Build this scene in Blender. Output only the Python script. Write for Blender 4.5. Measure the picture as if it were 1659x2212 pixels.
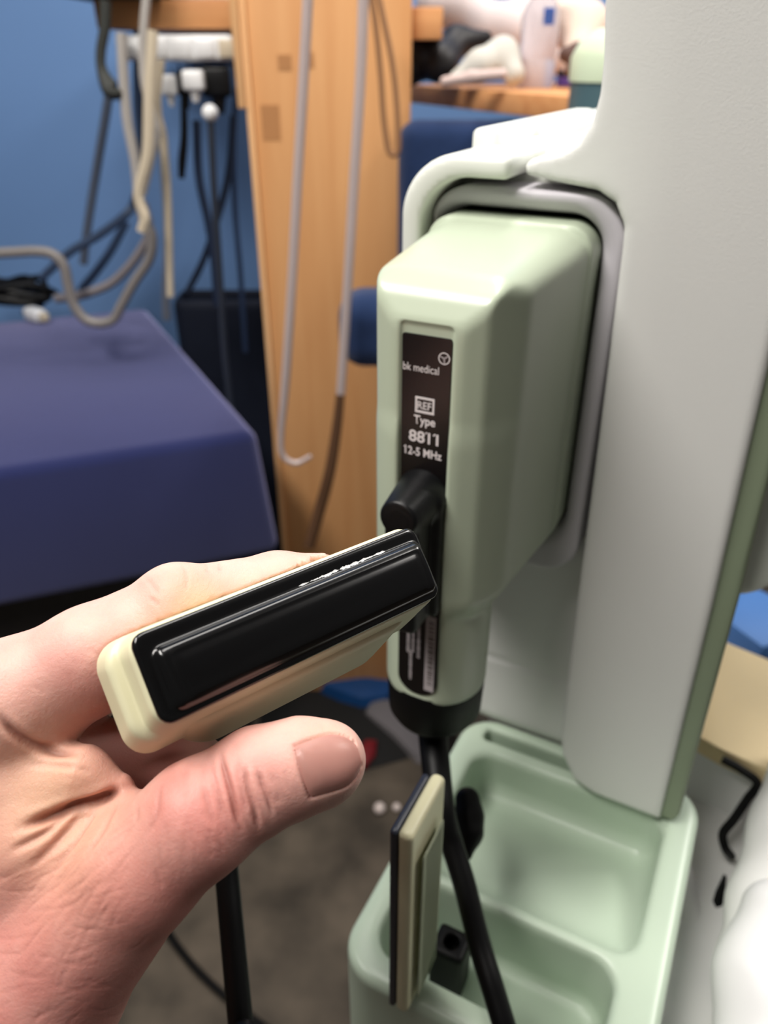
import bpy, bmesh, math, random
import numpy as np
from mathutils import Vector, Matrix

random.seed(4)
rng = np.random.default_rng(7)
for o in list(bpy.data.objects):
    bpy.data.objects.remove(o, do_unlink=True)
SC = bpy.context.scene
COL = SC.collection
R = math.radians

# ------------------------------------------------------------------ camera
FPX, CX, CY, PITCH, H = 1661.0, 829.5, 1106.0, R(30.7), 1.25
cam_d = bpy.data.cameras.new('camera')
cam = bpy.data.objects.new('camera', cam_d)
COL.objects.link(cam)
cam.location = (0, 0, H)
cam.rotation_euler = (math.pi / 2 - PITCH, 0, 0)
cam_d.sensor_fit = 'VERTICAL'
cam_d.sensor_height = 36.0
cam_d.lens = FPX / 2212.0 * 36.0
cam_d.clip_start = 0.01
cam_d.dof.use_dof = True
cam_d.dof.focus_distance = 0.198
cam_d.dof.aperture_fstop = cam_d.lens / 2.3
SC.camera = cam

# ------------------------------------------------------------------ world, lamps, exposure
SC.view_settings.view_transform = 'Standard'
SC.view_settings.look = 'None'
SC.view_settings.gamma = 1.0
SC.view_settings.use_curve_mapping = False
SC.view_settings.exposure = 0.0
wd = bpy.data.worlds.new('room_light')
SC.world = wd
wd.use_nodes = True
wd.node_tree.nodes['Background'].inputs[0].default_value = (1.0, 0.95, 0.9, 1)
wd.node_tree.nodes['Background'].inputs[1].default_value = 0.085


def lamp(name, loc, target, sx, sy, power, color=(1, 0.95, 0.88)):
    d = bpy.data.lights.new(name, 'AREA')
    d.shape = 'RECTANGLE'
    d.size, d.size_y, d.energy, d.color = sx, sy, power, color
    o = bpy.data.objects.new(name, d)
    COL.objects.link(o)
    o.location = loc
    o.rotation_euler = (Vector(target) - Vector(loc)).to_track_quat('-Z', 'Y').to_euler()
    return o


lamp('ceiling_lamp', (-0.72, -0.02, 2.55), (0.0, 0.3, 1.1), 1.2, 0.35, 50, (1, 0.96, 0.91))
lamp('ceiling_lamp', (0.12, 1.0, 2.55), (0.0, 1.05, 1.0), 1.6, 0.3, 24, (1, 0.96, 0.91))
lamp('ceiling_lamp', (1.5, 0.95, 2.55), (0.3, 0.5, 0.8), 0.9, 0.35, 38, (1, 0.96, 0.91))

# ------------------------------------------------------------------ geometry of the view
FWv = np.array([0, math.cos(PITCH), -math.sin(PITCH)])
UPv = np.array([0, math.sin(PITCH), math.cos(PITCH)])
RTv = np.array([1.0, 0, 0])
CAMP = np.array([0, 0, H])
AZ = R(27.0)
UA = np.array([math.cos(AZ), -math.sin(AZ), 0])
VA = np.array([math.sin(AZ), math.cos(AZ), 0])


def ray(x, y):
    return RTv * (x - CX) / FPX - UPv * (y - CY) / FPX + FWv


def at(x, y, d):
    return CAMP + ray(x, y) * d


def on_y(x, y, Y):
    r = ray(x, y)
    return CAMP + r * (Y / r[1])


def on_z(x, y, z):
    r = ray(x, y)
    return CAMP + r * ((z - H) / r[2])


def loc_uv(p):
    p = np.asarray(p)
    return np.array([p @ UA, p @ VA, p[2]])


# ------------------------------------------------------------------ object helpers
def tag(o, label=None, cat=None, group=None, kind=None):
    for k, v in (('label', label), ('category', cat), ('group', group), ('kind', kind)):
        if v:
            o[k] = v
    return o


def thing(name, label, cat, loc=(0, 0, 0), rz=0.0, group=None):
    o = bpy.data.objects.new(name, None)
    o.empty_display_size = 0.02
    COL.objects.link(o)
    o.location = loc
    o.rotation_euler = (0, 0, rz)
    return tag(o, label, cat, group)


def link(name, me, mat=None, parent=None):
    o = bpy.data.objects.new(name, me)
    COL.objects.link(o)
    if mat:
        me.materials.append(mat)
    if parent:
        o.parent = parent
    return o


def mesh_np(name, verts, faces, smooth=True):
    me = bpy.data.meshes.new(name)
    verts = np.asarray(verts, np.float32)
    faces = np.asarray(faces, np.int32)
    nf, k = faces.shape
    me.vertices.add(len(verts))
    me.vertices.foreach_set('co', verts.ravel())
    me.loops.add(nf * k)
    me.loops.foreach_set('vertex_index', faces.ravel())
    me.polygons.add(nf)
    me.polygons.foreach_set('loop_start', np.arange(0, nf * k, k, dtype=np.int32))
    me.update(calc_edges=True)
    if smooth:
        me.polygons.foreach_set('use_smooth', np.ones(nf, bool))
    me.validate()
    return me


def bm_mesh(name, bm, smooth=True):
    bmesh.ops.recalc_face_normals(bm, faces=bm.faces[:])
    me = bpy.data.meshes.new(name)
    bm.to_mesh(me)
    bm.free()
    if smooth:
        me.polygons.foreach_set('use_smooth', np.ones(len(me.polygons), bool))
        try:
            me.set_sharp_from_angle(angle=R(40))
        except Exception:
            pass
    return me


def box(bm, lo, hi, bevel=0.0, seg=2, M=None):
    r = bmesh.ops.create_cube(bm, size=1)
    lo, hi = Vector(lo), Vector(hi)
    vs = r['verts']
    for v in vs:
        v.co = Vector([(lo[i] + hi[i]) / 2 + v.co[i] * (hi[i] - lo[i]) for i in range(3)])
    if bevel:
        es = list({e for v in vs for e in v.link_edges})
        rb = bmesh.ops.bevel(bm, geom=es, offset=bevel, segments=seg, affect='EDGES', profile=0.5)
        vs = list({v for f in rb['faces'] for v in f.verts} | {v for v in vs if v.is_valid})
    if M is not None:
        bmesh.ops.transform(bm, matrix=M, verts=vs)
    return vs


def box_obj(name, lo, hi, mat, parent=None, bevel=0.0, seg=2, M=None):
    bm = bmesh.new()
    box(bm, lo, hi, bevel, seg, M)
    return link(name, bm_mesh(name, bm), mat, parent)


def prism(name, pts, z0, z1, mat, parent=None, bevel=0.0, seg=2, top=None):
    """a horizontal polygon extruded upwards (top: another outline for the upper face)"""
    bm = bmesh.new()
    a = [bm.verts.new((p[0], p[1], z0)) for p in pts]
    b = [bm.verts.new((p[0], p[1], z1)) for p in (top or pts)]
    n = len(pts)
    bm.faces.new(a[::-1])
    bm.faces.new(b)
    for i in range(n):
        bm.faces.new((a[i], a[(i + 1) % n], b[(i + 1) % n], b[i]))
    if bevel:
        bmesh.ops.bevel(bm, geom=bm.edges[:], offset=bevel, segments=seg, affect='EDGES', profile=0.5)
    return link(name, bm_mesh(name, bm), mat, parent)


def smooth_path(pts, n=8):
    pts = [np.asarray(p, float) for p in pts]
    if len(pts) < 3:
        return pts
    P = [2 * pts[0] - pts[1]] + pts + [2 * pts[-1] - pts[-2]]
    out = []
    for i in range(1, len(P) - 2):
        for k in range(n):
            t = k / n
            a, b, c, d = P[i - 1], P[i], P[i + 1], P[i + 2]
            out.append(0.5 * ((2 * b) + (-a + c) * t + (2 * a - 5 * b + 4 * c - d) * t * t + (-a + 3 * b - 3 * c + d) * t ** 3))
    out.append(pts[-1])
    return out


def tube_mesh(name, pts, rad, n=8, sub=8):
    """a round tube along a smoothed path; rad is a number or one per path point"""
    rads = None
    if not np.isscalar(rad):
        rads = smooth_path([np.array([r]) for r in rad], sub)
    path = smooth_path(pts, sub)
    V, F = [], []
    up = None
    for i, p in enumerate(path):
        t = path[min(i + 1, len(path) - 1)] - path[max(i - 1, 0)]
        t = t / (np.linalg.norm(t) + 1e-9)
        if up is None:
            up = np.cross(t, [0.3, 0.9, 0.2])
        up = up - t * (up @ t)
        up /= np.linalg.norm(up) + 1e-9
        side = np.cross(t, up)
        r = rad if rads is None else float(rads[min(i, len(rads) - 1)][0])
        for k in range(n):
            a = 2 * math.pi * k / n
            V.append(p + r * (math.cos(a) * up + math.sin(a) * side))
    m = len(path)
    bm = bmesh.new()
    vs = [bm.verts.new(v) for v in V]
    for i in range(m - 1):
        for k in range(n):
            bm.faces.new((vs[i * n + k], vs[i * n + (k + 1) % n], vs[(i + 1) * n + (k + 1) % n], vs[(i + 1) * n + k]))
    bm.faces.new(vs[:n][::-1])
    bm.faces.new(vs[-n:])
    return bm_mesh(name, bm)


def tube(name, pts, rad, mat, parent=None, n=8, sub=8):
    return link(name, tube_mesh(name, pts, rad, n, sub), mat, parent)


def lathe(name, prof, mat, parent=None, M=None, n=24):
    bm = bmesh.new()
    rings = []
    for r, z in prof:
        rings.append([bm.verts.new((max(r, 1e-5) * math.cos(2 * math.pi * k / n), max(r, 1e-5) * math.sin(2 * math.pi * k / n), z)) for k in range(n)])
    for a, b in zip(rings, rings[1:]):
        for k in range(n):
            bm.faces.new((a[k], a[(k + 1) % n], b[(k + 1) % n], b[k]))
    bm.faces.new(rings[0][::-1])
    bm.faces.new(rings[-1])
    if M is not None:
        bmesh.ops.transform(bm, matrix=M, verts=bm.verts[:])
    return link(name, bm_mesh(name, bm), mat, parent)


# ------------------------------------------------------------------ signed distance meshes
def smax(a, b, k):
    h = np.clip(0.5 - 0.5 * (b - a) / k, 0, 1)
    return b * (1 - h) + a * h + k * h * (1 - h)


def smin(a, b, k):
    return -smax(-a, -b, k)


def sd_box(P, c, h, r=0.0):
    q = np.abs(P - np.asarray(c)) - (np.asarray(h) - r)
    return np.linalg.norm(np.maximum(q, 0), axis=-1) + np.minimum(q.max(-1), 0) - r


def sd_rect2(x, y, cx, cy, hx, hy, r):
    qx, qy = np.abs(x - cx) - (hx - r), np.abs(y - cy) - (hy - r)
    return np.hypot(np.maximum(qx, 0), np.maximum(qy, 0)) + np.minimum(np.maximum(qx, qy), 0) - r


def sd_poly2(x, y, pts):
    pts = np.asarray(pts, float)
    d = np.full(x.shape, 1e9)
    ins = np.zeros(x.shape, bool)
    for a, b in zip(pts, np.roll(pts, -1, 0)):
        e = b - a
        wx, wy = x - a[0], y - a[1]
        t = np.clip((wx * e[0] + wy * e[1]) / (e @ e), 0, 1)
        d = np.minimum(d, (wx - e[0] * t) ** 2 + (wy - e[1] * t) ** 2)
        c = (a[1] > y) != (b[1] > y)
        with np.errstate(divide='ignore', invalid='ignore'):
            ins ^= c & (x < (b[0] - a[0]) * (y - a[1]) / (b[1] - a[1] if b[1] != a[1] else 1e-12) + a[0])
    d = np.sqrt(d)
    return np.where(ins, -d, d)


def sd_cone(P, a, b, ra, rb):
    a, b = np.asarray(a, float), np.asarray(b, float)
    e = b - a
    t = np.clip(((P - a) @ e) / (e @ e), 0, 1)
    return np.linalg.norm(P - a - t[:, None] * e, axis=1) - (ra + (rb - ra) * t)


def sdf_verts(f, lo, hi, h, newton=2):
    """surface nets on a grid evaluated only near the surface, then pulled onto the zero level"""
    lo = np.asarray(lo, float)
    B = 6
    nb = np.ceil((np.asarray(hi, float) - lo) / (h * B)).astype(int)
    N = nb * B
    cc = [lo[i] + (np.arange(nb[i]) * B + (B - 1) / 2) * h for i in range(3)]
    G = np.stack(np.meshgrid(*cc, indexing='ij'), -1).reshape(-1, 3)
    cv = f(G)
    near = (np.abs(cv) < h * B * 1.25).reshape(nb)
    val = np.repeat(np.repeat(np.repeat(cv.reshape(nb), B, 0), B, 1), B, 2)
    idx = np.argwhere(np.repeat(np.repeat(np.repeat(near, B, 0), B, 1), B, 2))
    val[idx[:, 0], idx[:, 1], idx[:, 2]] = f(lo + idx * h)
    val[[0, -1]] = np.maximum(val[[0, -1]], h)
    val[:, [0, -1]] = np.maximum(val[:, [0, -1]], h)
    val[:, :, [0, -1]] = np.maximum(val[:, :, [0, -1]], h)
    s = val < 0
    c = np.zeros(N - 1, np.int8)
    for dx in (0, 1):
        for dy in (0, 1):
            for dz in (0, 1):
                c += s[dx:N[0] - 1 + dx, dy:N[1] - 1 + dy, dz:N[2] - 1 + dz]
    act = np.argwhere((c > 0) & (c < 8))
    ind = np.full(N - 1, -1, np.int64)
    ind[act[:, 0], act[:, 1], act[:, 2]] = np.arange(len(act))
    acc = np.zeros((len(act), 3))
    cnt = np.zeros(len(act))
    corners = [(x, y, z) for x in (0, 1) for y in (0, 1) for z in (0, 1)]
    for a in corners:
        for b in corners:
            if a < b and sum(abs(p - q) for p, q in zip(a, b)) == 1:
                va = val[act[:, 0] + a[0], act[:, 1] + a[1], act[:, 2] + a[2]]
                vb = val[act[:, 0] + b[0], act[:, 1] + b[1], act[:, 2] + b[2]]
                m = (va < 0) != (vb < 0)
                t = np.where(m, va / np.where(m, va - vb, 1), 0)
                acc += np.where(m[:, None], np.asarray(a) + t[:, None] * (np.asarray(b) - np.asarray(a)), 0)
                cnt += m
    P = lo + (act + acc / cnt[:, None]) * h
    faces = []
    for ax in range(3):
        o1, o2 = (ax + 1) % 3, (ax + 2) % 3
        sl0 = [slice(1, -1)] * 3
        sl1 = [slice(1, -1)] * 3
        sl0[ax], sl1[ax] = slice(0, -1), slice(1, None)
        e = np.argwhere(s[tuple(sl0)] != s[tuple(sl1)])
        off = np.ones(3, int)
        off[ax] = 0
        e = e + off
        flip = s[e[:, 0], e[:, 1], e[:, 2]]
        d1, d2 = np.zeros(3, int), np.zeros(3, int)
        d1[o1], d2[o2] = 1, 1
        g = lambda q: ind[q[:, 0], q[:, 1], q[:, 2]]
        q = np.stack([g(e - d1 - d2), g(e - d2), g(e), g(e - d1)], 1)
        q[~flip] = q[~flip][:, ::-1]
        faces.append(q)
    F = np.concatenate(faces)
    F = F[(F >= 0).all(1)]
    P = pull(f, P, h, newton)
    return P, F


def grad(f, P, e=2e-4):
    g = np.zeros_like(P)
    for i in range(3):
        d = np.zeros(3)
        d[i] = e
        g[:, i] = (f(P + d) - f(P - d)) / (2 * e)
    return g


def pull(f, P, h, n):
    for _ in range(n):
        g = grad(f, P)
        st = (f(P) / np.maximum((g * g).sum(1), 0.3))[:, None] * g
        ln = np.linalg.norm(st, axis=1, keepdims=True)
        P = P - st * np.minimum(1, 0.6 * h / np.maximum(ln, 1e-12))
    return P


def subdivide(P, F):
    E = np.stack([F, np.roll(F, -1, 1)], 2).reshape(-1, 2)
    Es = np.sort(E, 1)
    u, inv = np.unique(Es[:, 0] * (len(P) + 1) + Es[:, 1], return_inverse=True)
    ea, eb = u // (len(P) + 1), u % (len(P) + 1)
    mid = (P[ea] + P[eb]) / 2
    cen = P[F].mean(1)
    m = inv.reshape(-1, 4) + len(P)
    c = np.arange(len(F)) + len(P) + len(mid)
    P2 = np.concatenate([P, mid, cen])
    q = [np.stack([F[:, i], m[:, i], c, m[:, (i - 1) % 4]], 1) for i in range(4)]
    return P2, np.concatenate(q)


def sdf_obj(name, f, lo, hi, h, mat, parent=None, base=(0, 0, 0), newton=2):
    P, F = sdf_verts(f, lo, hi, h, newton)
    return link(name, mesh_np(name, P - np.asarray(base), F), mat, parent)


# ------------------------------------------------------------------ materials
def lin(r, g, b):
    f = lambda c: (c / 255 / 12.92) if c / 255 <= 0.04045 else ((c / 255 + 0.055) / 1.055) ** 2.4
    return (f(r), f(g), f(b), 1)


def mat(name, rgb, rough=0.5, spec=0.5, var=0.06, vscale=20.0, bump=0.0, bscale=400.0, metal=0.0, coat=0.0, sheen=0.0):
    m = bpy.data.materials.new(name)
    m.use_nodes = True
    nt = m.node_tree
    b = nt.nodes['Principled BSDF']
    b.inputs['Roughness'].default_value = rough
    b.inputs['Specular IOR Level'].default_value = spec
    b.inputs['Metallic'].default_value = metal
    b.inputs['Coat Weight'].default_value = coat
    b.inputs['Sheen Weight'].default_value = sheen
    tc = nt.nodes.new('ShaderNodeTexCoord')
    nz = nt.nodes.new('ShaderNodeTexNoise')
    nz.inputs['Scale'].default_value = vscale
    nz.inputs['Detail'].default_value = 4
    nt.links.new(tc.outputs['Object'], nz.inputs['Vector'])
    mx = nt.nodes.new('ShaderNodeMix')
    mx.data_type = 'RGBA'
    c = lin(*rgb)
    mx.inputs[6].default_value = tuple(max(0, v * (1 - var)) for v in c[:3]) + (1,)
    mx.inputs[7].default_value = tuple(min(1, v * (1 + var)) for v in c[:3]) + (1,)
    nt.links.new(nz.outputs['Fac'], mx.inputs[0])
    nt.links.new(mx.outputs[2], b.inputs['Base Color'])
    if bump:
        n2 = nt.nodes.new('ShaderNodeTexNoise')
        n2.inputs['Scale'].default_value = bscale
        n2.inputs['Detail'].default_value = 2
        nt.links.new(tc.outputs['Object'], n2.inputs['Vector'])
        bp = nt.nodes.new('ShaderNodeBump')
        bp.inputs['Strength'].default_value = bump
        bp.inputs['Distance'].default_value = 0.0006
        nt.links.new(n2.outputs['Fac'], bp.inputs['Height'])
        nt.links.new(bp.outputs['Normal'], b.inputs['Normal'])
    return m


def wood(name, rgb, dark, axis=2):
    m = mat(name, rgb, 0.55, 0.3)
    nt = m.node_tree
    b = nt.nodes['Principled BSDF']
    tc = nt.nodes.new('ShaderNodeTexCoord')
    mp = nt.nodes.new('ShaderNodeMapping')
    sc = [14.0, 14.0, 14.0]
    sc[axis] = 0.8
    mp.inputs['Scale'].default_value = sc
    nz = nt.nodes.new('ShaderNodeTexNoise')
    nz.inputs['Scale'].default_value = 2.5
    nz.inputs['Detail'].default_value = 5
    nz.inputs['Distortion'].default_value = 0.6
    cr = nt.nodes.new('ShaderNodeValToRGB')
    cr.color_ramp.elements[0].position = 0.3
    cr.color_ramp.elements[1].position = 0.62
    cr.color_ramp.elements[0].color = lin(*dark)
    cr.color_ramp.elements[1].color = lin(*rgb)
    nt.links.new(tc.outputs['Object'], mp.inputs['Vector'])
    nt.links.new(mp.outputs['Vector'], nz.inputs['Vector'])
    nt.links.new(nz.outputs['Fac'], cr.inputs['Fac'])
    nt.links.new(cr.outputs['Color'], b.inputs['Base Color'])
    return m


M_column = mat('column_plastic', (222, 222, 219), 0.42, 0.5, 0.015, 30, 0.12, 1100)
M_house = mat('housing_plastic', (232, 235, 226), 0.4, 0.5, 0.02, 30)
M_panel = mat('panel_plastic', (226, 226, 224), 0.45, 0.5, 0.02, 30)
M_bezel = mat('bezel_plastic', (196, 192, 198), 0.55, 0.4, 0.02, 40)
M_edge = mat('sage_trim', (128, 140, 116), 0.45, 0.5, 0.03, 30)
M_sage = mat('sage_plastic', (184, 195, 173), 0.3, 0.5, 0.02, 30)
M_tray = mat('tray_plastic', (188, 205, 185), 0.32, 0.5, 0.03, 25)
M_cream = mat('cream_plastic', (218, 213, 178), 0.42, 0.5, 0.04, 60)
M_black = mat('black_rubber', (7, 7, 8), 0.5, 0.22, 0.2, 50)
M_blackp = mat('black_plastic', (13, 13, 15), 0.4, 0.35, 0.2, 60, 0.1, 700)
M_socket = mat('dark_socket', (12, 12, 12), 0.7, 0.2)
M_cable = mat('black_cable', (6, 6, 7), 0.45, 0.25, 0.2, 40)
M_label = mat('label_black', (16, 13, 14), 0.25, 0.5, 0.1, 60)
M_ink = mat('label_ink', (236, 228, 228), 0.5, 0.3)
M_inkd = mat('label_ink_grey', (176, 168, 170), 0.5, 0.3)
M_navy = mat('navy_fabric', (34, 52, 88), 0.9, 0.1, 0.15, 80, 0.4, 600, sheen=0.2)
M_cloth = mat('blue_cloth', (28, 35, 76), 0.95, 0.1, 0.08, 12, 0.4, 900, sheen=1.0)
M_cloth.node_tree.nodes['Principled BSDF'].inputs['Sheen Tint'].default_value = lin(205, 205, 255)
M_wall = mat('blue_wall_paint', (108, 143, 192), 0.75, 0.25, 0.05, 3, 0.1, 200)
M_grey = mat('grey_cable', (178, 172, 166), 0.5, 0.4, 0.05)
M_greyd = mat('slate_cable', (84, 92, 108), 0.5, 0.4, 0.05)
M_white = mat('white_plastic', (232, 232, 232), 0.4, 0.5, 0.03)
M_beige = mat('beige_plastic', (206, 192, 168), 0.5, 0.4, 0.05)
M_wood = wood('pine_board', (212, 158, 106), (202, 145, 93), 2)
M_woodh = wood('pine_shelf', (214, 156, 104), (200, 138, 88), 0)
M_woodl = wood('pine_edge', (232, 184, 134), (214, 162, 110), 2)
M_lav = mat('wrapped_cloth', (224, 210, 208), 0.8, 0.2, 0.1, 30)
M_dark = mat('dark_metal', (34, 31, 32), 0.5, 0.4, 0.5, 60)
M_blue = mat('blue_plastic_sheet', (22, 66, 118), 0.35, 0.5, 0.2, 20)
M_red = mat('red_plastic', (112, 20, 26), 0.5, 0.4)
M_yell = mat('yellowed_plastic', (228, 206, 160), 0.5, 0.4, 0.05, 20)
M_rope = mat('brown_cord', (96, 68, 48), 0.7, 0.2)

# tubing: milky translucent plastic
M_tubing = mat('milky_tubing', (206, 190, 188), 0.35, 0.5, 0.04)
M_tubing.node_tree.nodes['Principled BSDF'].inputs['Transmission Weight'].default_value = 0.25
M_clear = mat('clear_plastic', (235, 232, 238), 0.18, 0.5, 0.02)
M_clear.node_tree.nodes['Principled BSDF'].inputs['Transmission Weight'].default_value = 0.65
M_clear.node_tree.nodes['Principled BSDF'].inputs['IOR'].default_value = 1.15


def floor_mat():
    m = mat('stained_concrete', (104, 94, 82), 0.7, 0.3, 0.3, 5, 0.3, 120)
    nt = m.node_tree
    b = nt.nodes['Principled BSDF']
    tc = nt.nodes.new('ShaderNodeTexCoord')
    v = nt.nodes.new('ShaderNodeTexNoise')
    v.inputs['Scale'].default_value = 9
    v.inputs['Detail'].default_value = 6
    cr = nt.nodes.new('ShaderNodeValToRGB')
    cr.color_ramp.elements[0].position, cr.color_ramp.elements[1].position = 0.32, 0.72
    cr.color_ramp.elements[0].color = lin(54, 48, 40)
    cr.color_ramp.elements[1].color = lin(94, 84, 72)
    nt.links.new(tc.outputs['Object'], v.inputs['Vector'])
    nt.links.new(v.outputs['Fac'], cr.inputs['Fac'])
    nt.links.new(cr.outputs['Color'], b.inputs['Base Color'])
    return m


M_floor = floor_mat()

# ------------------------------------------------------------------ the setting
tag(box_obj('floor', (-3, -1.5, -0.05), (3, 3, 0), M_floor), kind='structure')
tag(box_obj('wall_back', (-3, 1.9, 0), (3, 1.98, 2.6), M_wall), kind='structure')
tag(box_obj('ceiling', (-3, -1.5, 2.6), (3, 3, 2.65), mat('ceiling_paint', (200, 196, 188), 0.9, 0.1)), kind='structure')

# ------------------------------------------------------------------ ultrasound machine (local axes: x across, y into the wall, z up)
MB = np.array([-0.02, 0.55, 0.0])
MBW = MB[0] * UA + MB[1] * VA
mach = thing('ultrasound_machine', 'pale grey and sage green medical scanner cart with a tall column and probe tray', 'machine', MBW, -AZ)


def m_sdf(name, f, lo, hi, h, m, newton=2):
    return sdf_obj(name, f, lo, hi, h, m, mach, MB, newton)


VH = 0.318


def extr(P, d2, v0, v1, k):
    """outline d2 in the u-z plane, thick from v0 to v1, edges rounded by about k"""
    return smax(smax(d2, v0 - P[:, 1], k), P[:, 1] - v1, k)


COLP = [(-0.0799, 1.2858 + 0.12), (-0.0776, 1.2665), (-0.0755, 1.2485), (-0.0752, 1.238), (-0.0768, 1.2285), (-0.081, 1.2215), (-0.0874, 1.2175), (-0.1008, 1.2141),
        (-0.1031, 1.212), (-0.1024, 1.2081), (-0.087, 1.2065), (-0.0714, 1.2052), (-0.0638, 1.2014), (-0.0591, 1.1933), (-0.0585, 1.185),
        (-0.0562, 1.1038), (-0.0547, 1.0289), (-0.052, 0.9178), (-0.0491, 0.9043), (-0.0405, 0.8895), (-0.028, 0.8855), (0.0093, 0.8850),
        (0.0068, 1.036), (0.0035, 1.146), (0.0013, 1.2119), (-0.0002, 1.2586), (-0.002, 1.4058)]


def f_col(P):
    d2 = sd_poly2(P[:, 0], P[:, 2], COLP)
    f = extr(P, d2, VH, 0.40, 0.004)
    # the narrow left flank turns away from the front
    ul = -0.059 + (1.2663 - P[:, 2]) * 0.085
    pl = (-(P[:, 0] - ul) * 0.20 - (P[:, 1] - VH) * 0.98)
    pl = np.where(P[:, 2] > 1.22, pl, pl)
    return smax(f, pl - 0.0008, 0.003)


m_sdf('column_cover', f_col, (-0.115, 0.31, 0.875), (0.02, 0.41, 1.41), 0.0016, M_column)

EDGEP = [(-0.015, 1.4058), (-0.01, 1.2586), (-0.008, 1.146), (-0.005, 1.036), (0.0, 0.888), (0.004, 0.884), (0.0165, 0.884), (0.0185, 0.89),
         (0.0165, 1.036), (0.0135, 1.146), (0.0115, 1.2119), (0.0105, 1.2586), (0.009, 1.4058)]
m_sdf('column_edge', lambda P: extr(P, sd_poly2(P[:, 0], P[:, 2], EDGEP), VH + 0.0035, 0.42, 0.002), (-0.02, 0.31, 0.875), (0.025, 0.43, 1.41), 0.0018, M_edge)


def f_house(P):
    u, v, z = P.T
    out = sd_rect2(u, z, -0.06, 1.117, 0.0937, 0.0988, 0.026)
    f = extr(P, out, VH - 0.001, 0.60, 0.004)
    # recess for the socket frame, open under the column
    hole = sd_rect2(u, z, -0.085, 1.09, 0.0595, 0.1172, 0.022)
    f = smax(f, -smax(hole, v - 0.352, 0.002), 0.002)
    # the column's own cover takes over to the right of a parting groove
    g = np.maximum(-0.1058 - u, v - 0.352)
    f = smax(f, -g, 0.003)
    g = np.maximum(np.maximum(np.abs(u + 0.1045 - (v - 0.352) * 0.1) - 0.0016, 1.206 - z), 0.350 - v)
    return smax(f, -g, 0.0015)


m_sdf('side_housing', f_house, (-0.165, 0.305, 1.005), (0.045, 0.61, 1.225), 0.0022, M_house)
# raised lip on the housing's top
m_sdf('top_lip', lambda P: smin(sd_box(P, (-0.131, 0.44, 1.2165), (0.0065, 0.085, 0.006), 0.003), sd_box(P, (-0.122, 0.50, 1.2165), (0.012, 0.09, 0.004), 0.003), 0.003),
      (-0.15, 0.34, 1.2), (-0.1, 0.61, 1.23), 0.0018, M_house)


def f_bezel(P):
    u, v, z = P.T
    out = sd_rect2(u, z, -0.101, 1.1135, 0.0425, 0.0895, 0.018)
    f = extr(P, out, 0.3245, 0.3515, 0.003)
    hole = sd_rect2(u, z, -0.1045, 1.1185, 0.0358, 0.0755, 0.014)
    hole = hole - np.clip(0.334 - v, 0, 0.012) * 0.35
    return smax(f, -np.maximum(hole, v - 0.349), 0.005)


m_sdf('socket_frame', f_bezel, (-0.15, 0.318, 1.015), (-0.05, 0.358, 1.21), 0.0012, M_bezel)
box_obj('socket', np.array((-0.138, 0.345, 1.045)) - MB, np.array((-0.07, 0.3505, 1.192)) - MB, M_socket, mach)


def f_lower(P):
    u, v, z = P.T
    f = sd_box(P, (-0.0755, 0.48, 0.955), (0.0785, 0.13, 0.078), 0.012)
    g = np.maximum(np.abs(z - 0.934) - 0.0007, 0.352 - v - 0.004 + 0.001)
    g = np.maximum(np.abs(z - 0.934) - 0.0007, v - 0.353)
    return smax(f, -g, 0.0006)


m_sdf('lower_panel', f_lower, (-0.165, 0.34, 0.87), (0.165, 0.62, 1.04), 0.0024, M_panel)
box_obj('cart_neck', np.array((-0.12, 0.40, 0.60)) - MB, np.array((-0.02, 0.60, 0.885)) - MB, M_panel, mach, 0.01)
box_obj('cart_body', np.array((-0.14, 0.37, 0.09)) - MB, np.array((0.05, 0.80, 0.63)) - MB, M_panel, mach, 0.02, 3)
for sx in (-0.11, 0.02):
    for sy in (0.41, 0.76):
        c = bpy.data.objects.new('caster', None)
        c = lathe('caster', [(0.012, -0.014), (0.036, -0.014), (0.042, -0.008), (0.042, 0.008), (0.036, 0.014), (0.012, 0.014)], M_black, mach,
                  Matrix.Translation(Vector((sx, sy, 0.0425)) - Vector(MB)) @ Matrix.Rotation(math.pi / 2, 4, 'Y'))
        box_obj('fork', np.array((sx - 0.018, sy - 0.02, 0.042)) - MB, np.array((sx + 0.018, sy + 0.02, 0.095)) - MB, M_edge, c, 0.004)


# probe tray hooked on the front
def f_tray(P):
    u, v, z = P.T
    out = sd_rect2(u, v, -0.043, 0.2625, 0.0725, 0.0915, 0.022)
    zt = 0.8805
    f = smax(smax(out, z - zt, 0.006), 0.770 - z, 0.008)
    # back bowl: steep at the back, its floor rising to the middle rib
    fl = 0.846 + (0.322 - v) * 0.26 + 6.0 * np.clip(0.262 - v, 0, 1) ** 2
    c1 = smax(sd_rect2(u, v, -0.0435, 0.281, 0.0560, 0.0440, 0.012), fl - z, 0.016)
    c1 = np.maximum(c1, z - zt - 0.05)
    # front slot
    c2 = smax(sd_rect2(u, v, -0.0475, 0.2085, 0.0545, 0.0225, 0.014), 0.838 - z, 0.008)
    # narrow slot behind the back rim
    c3 = smax(sd_rect2(u, v, -0.0435, 0.3395, 0.0570, 0.0045, 0.003), 0.80 - z, 0.004)
    for c in (c1, c2, c3):
        f = smax(f, -c, 0.0055 if c is not c3 else 0.003)
    return f


m_sdf('probe_tray', f_tray, (-0.125, 0.16, 0.76), (0.04, 0.362, 0.888), 0.0016, M_tray)

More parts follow.
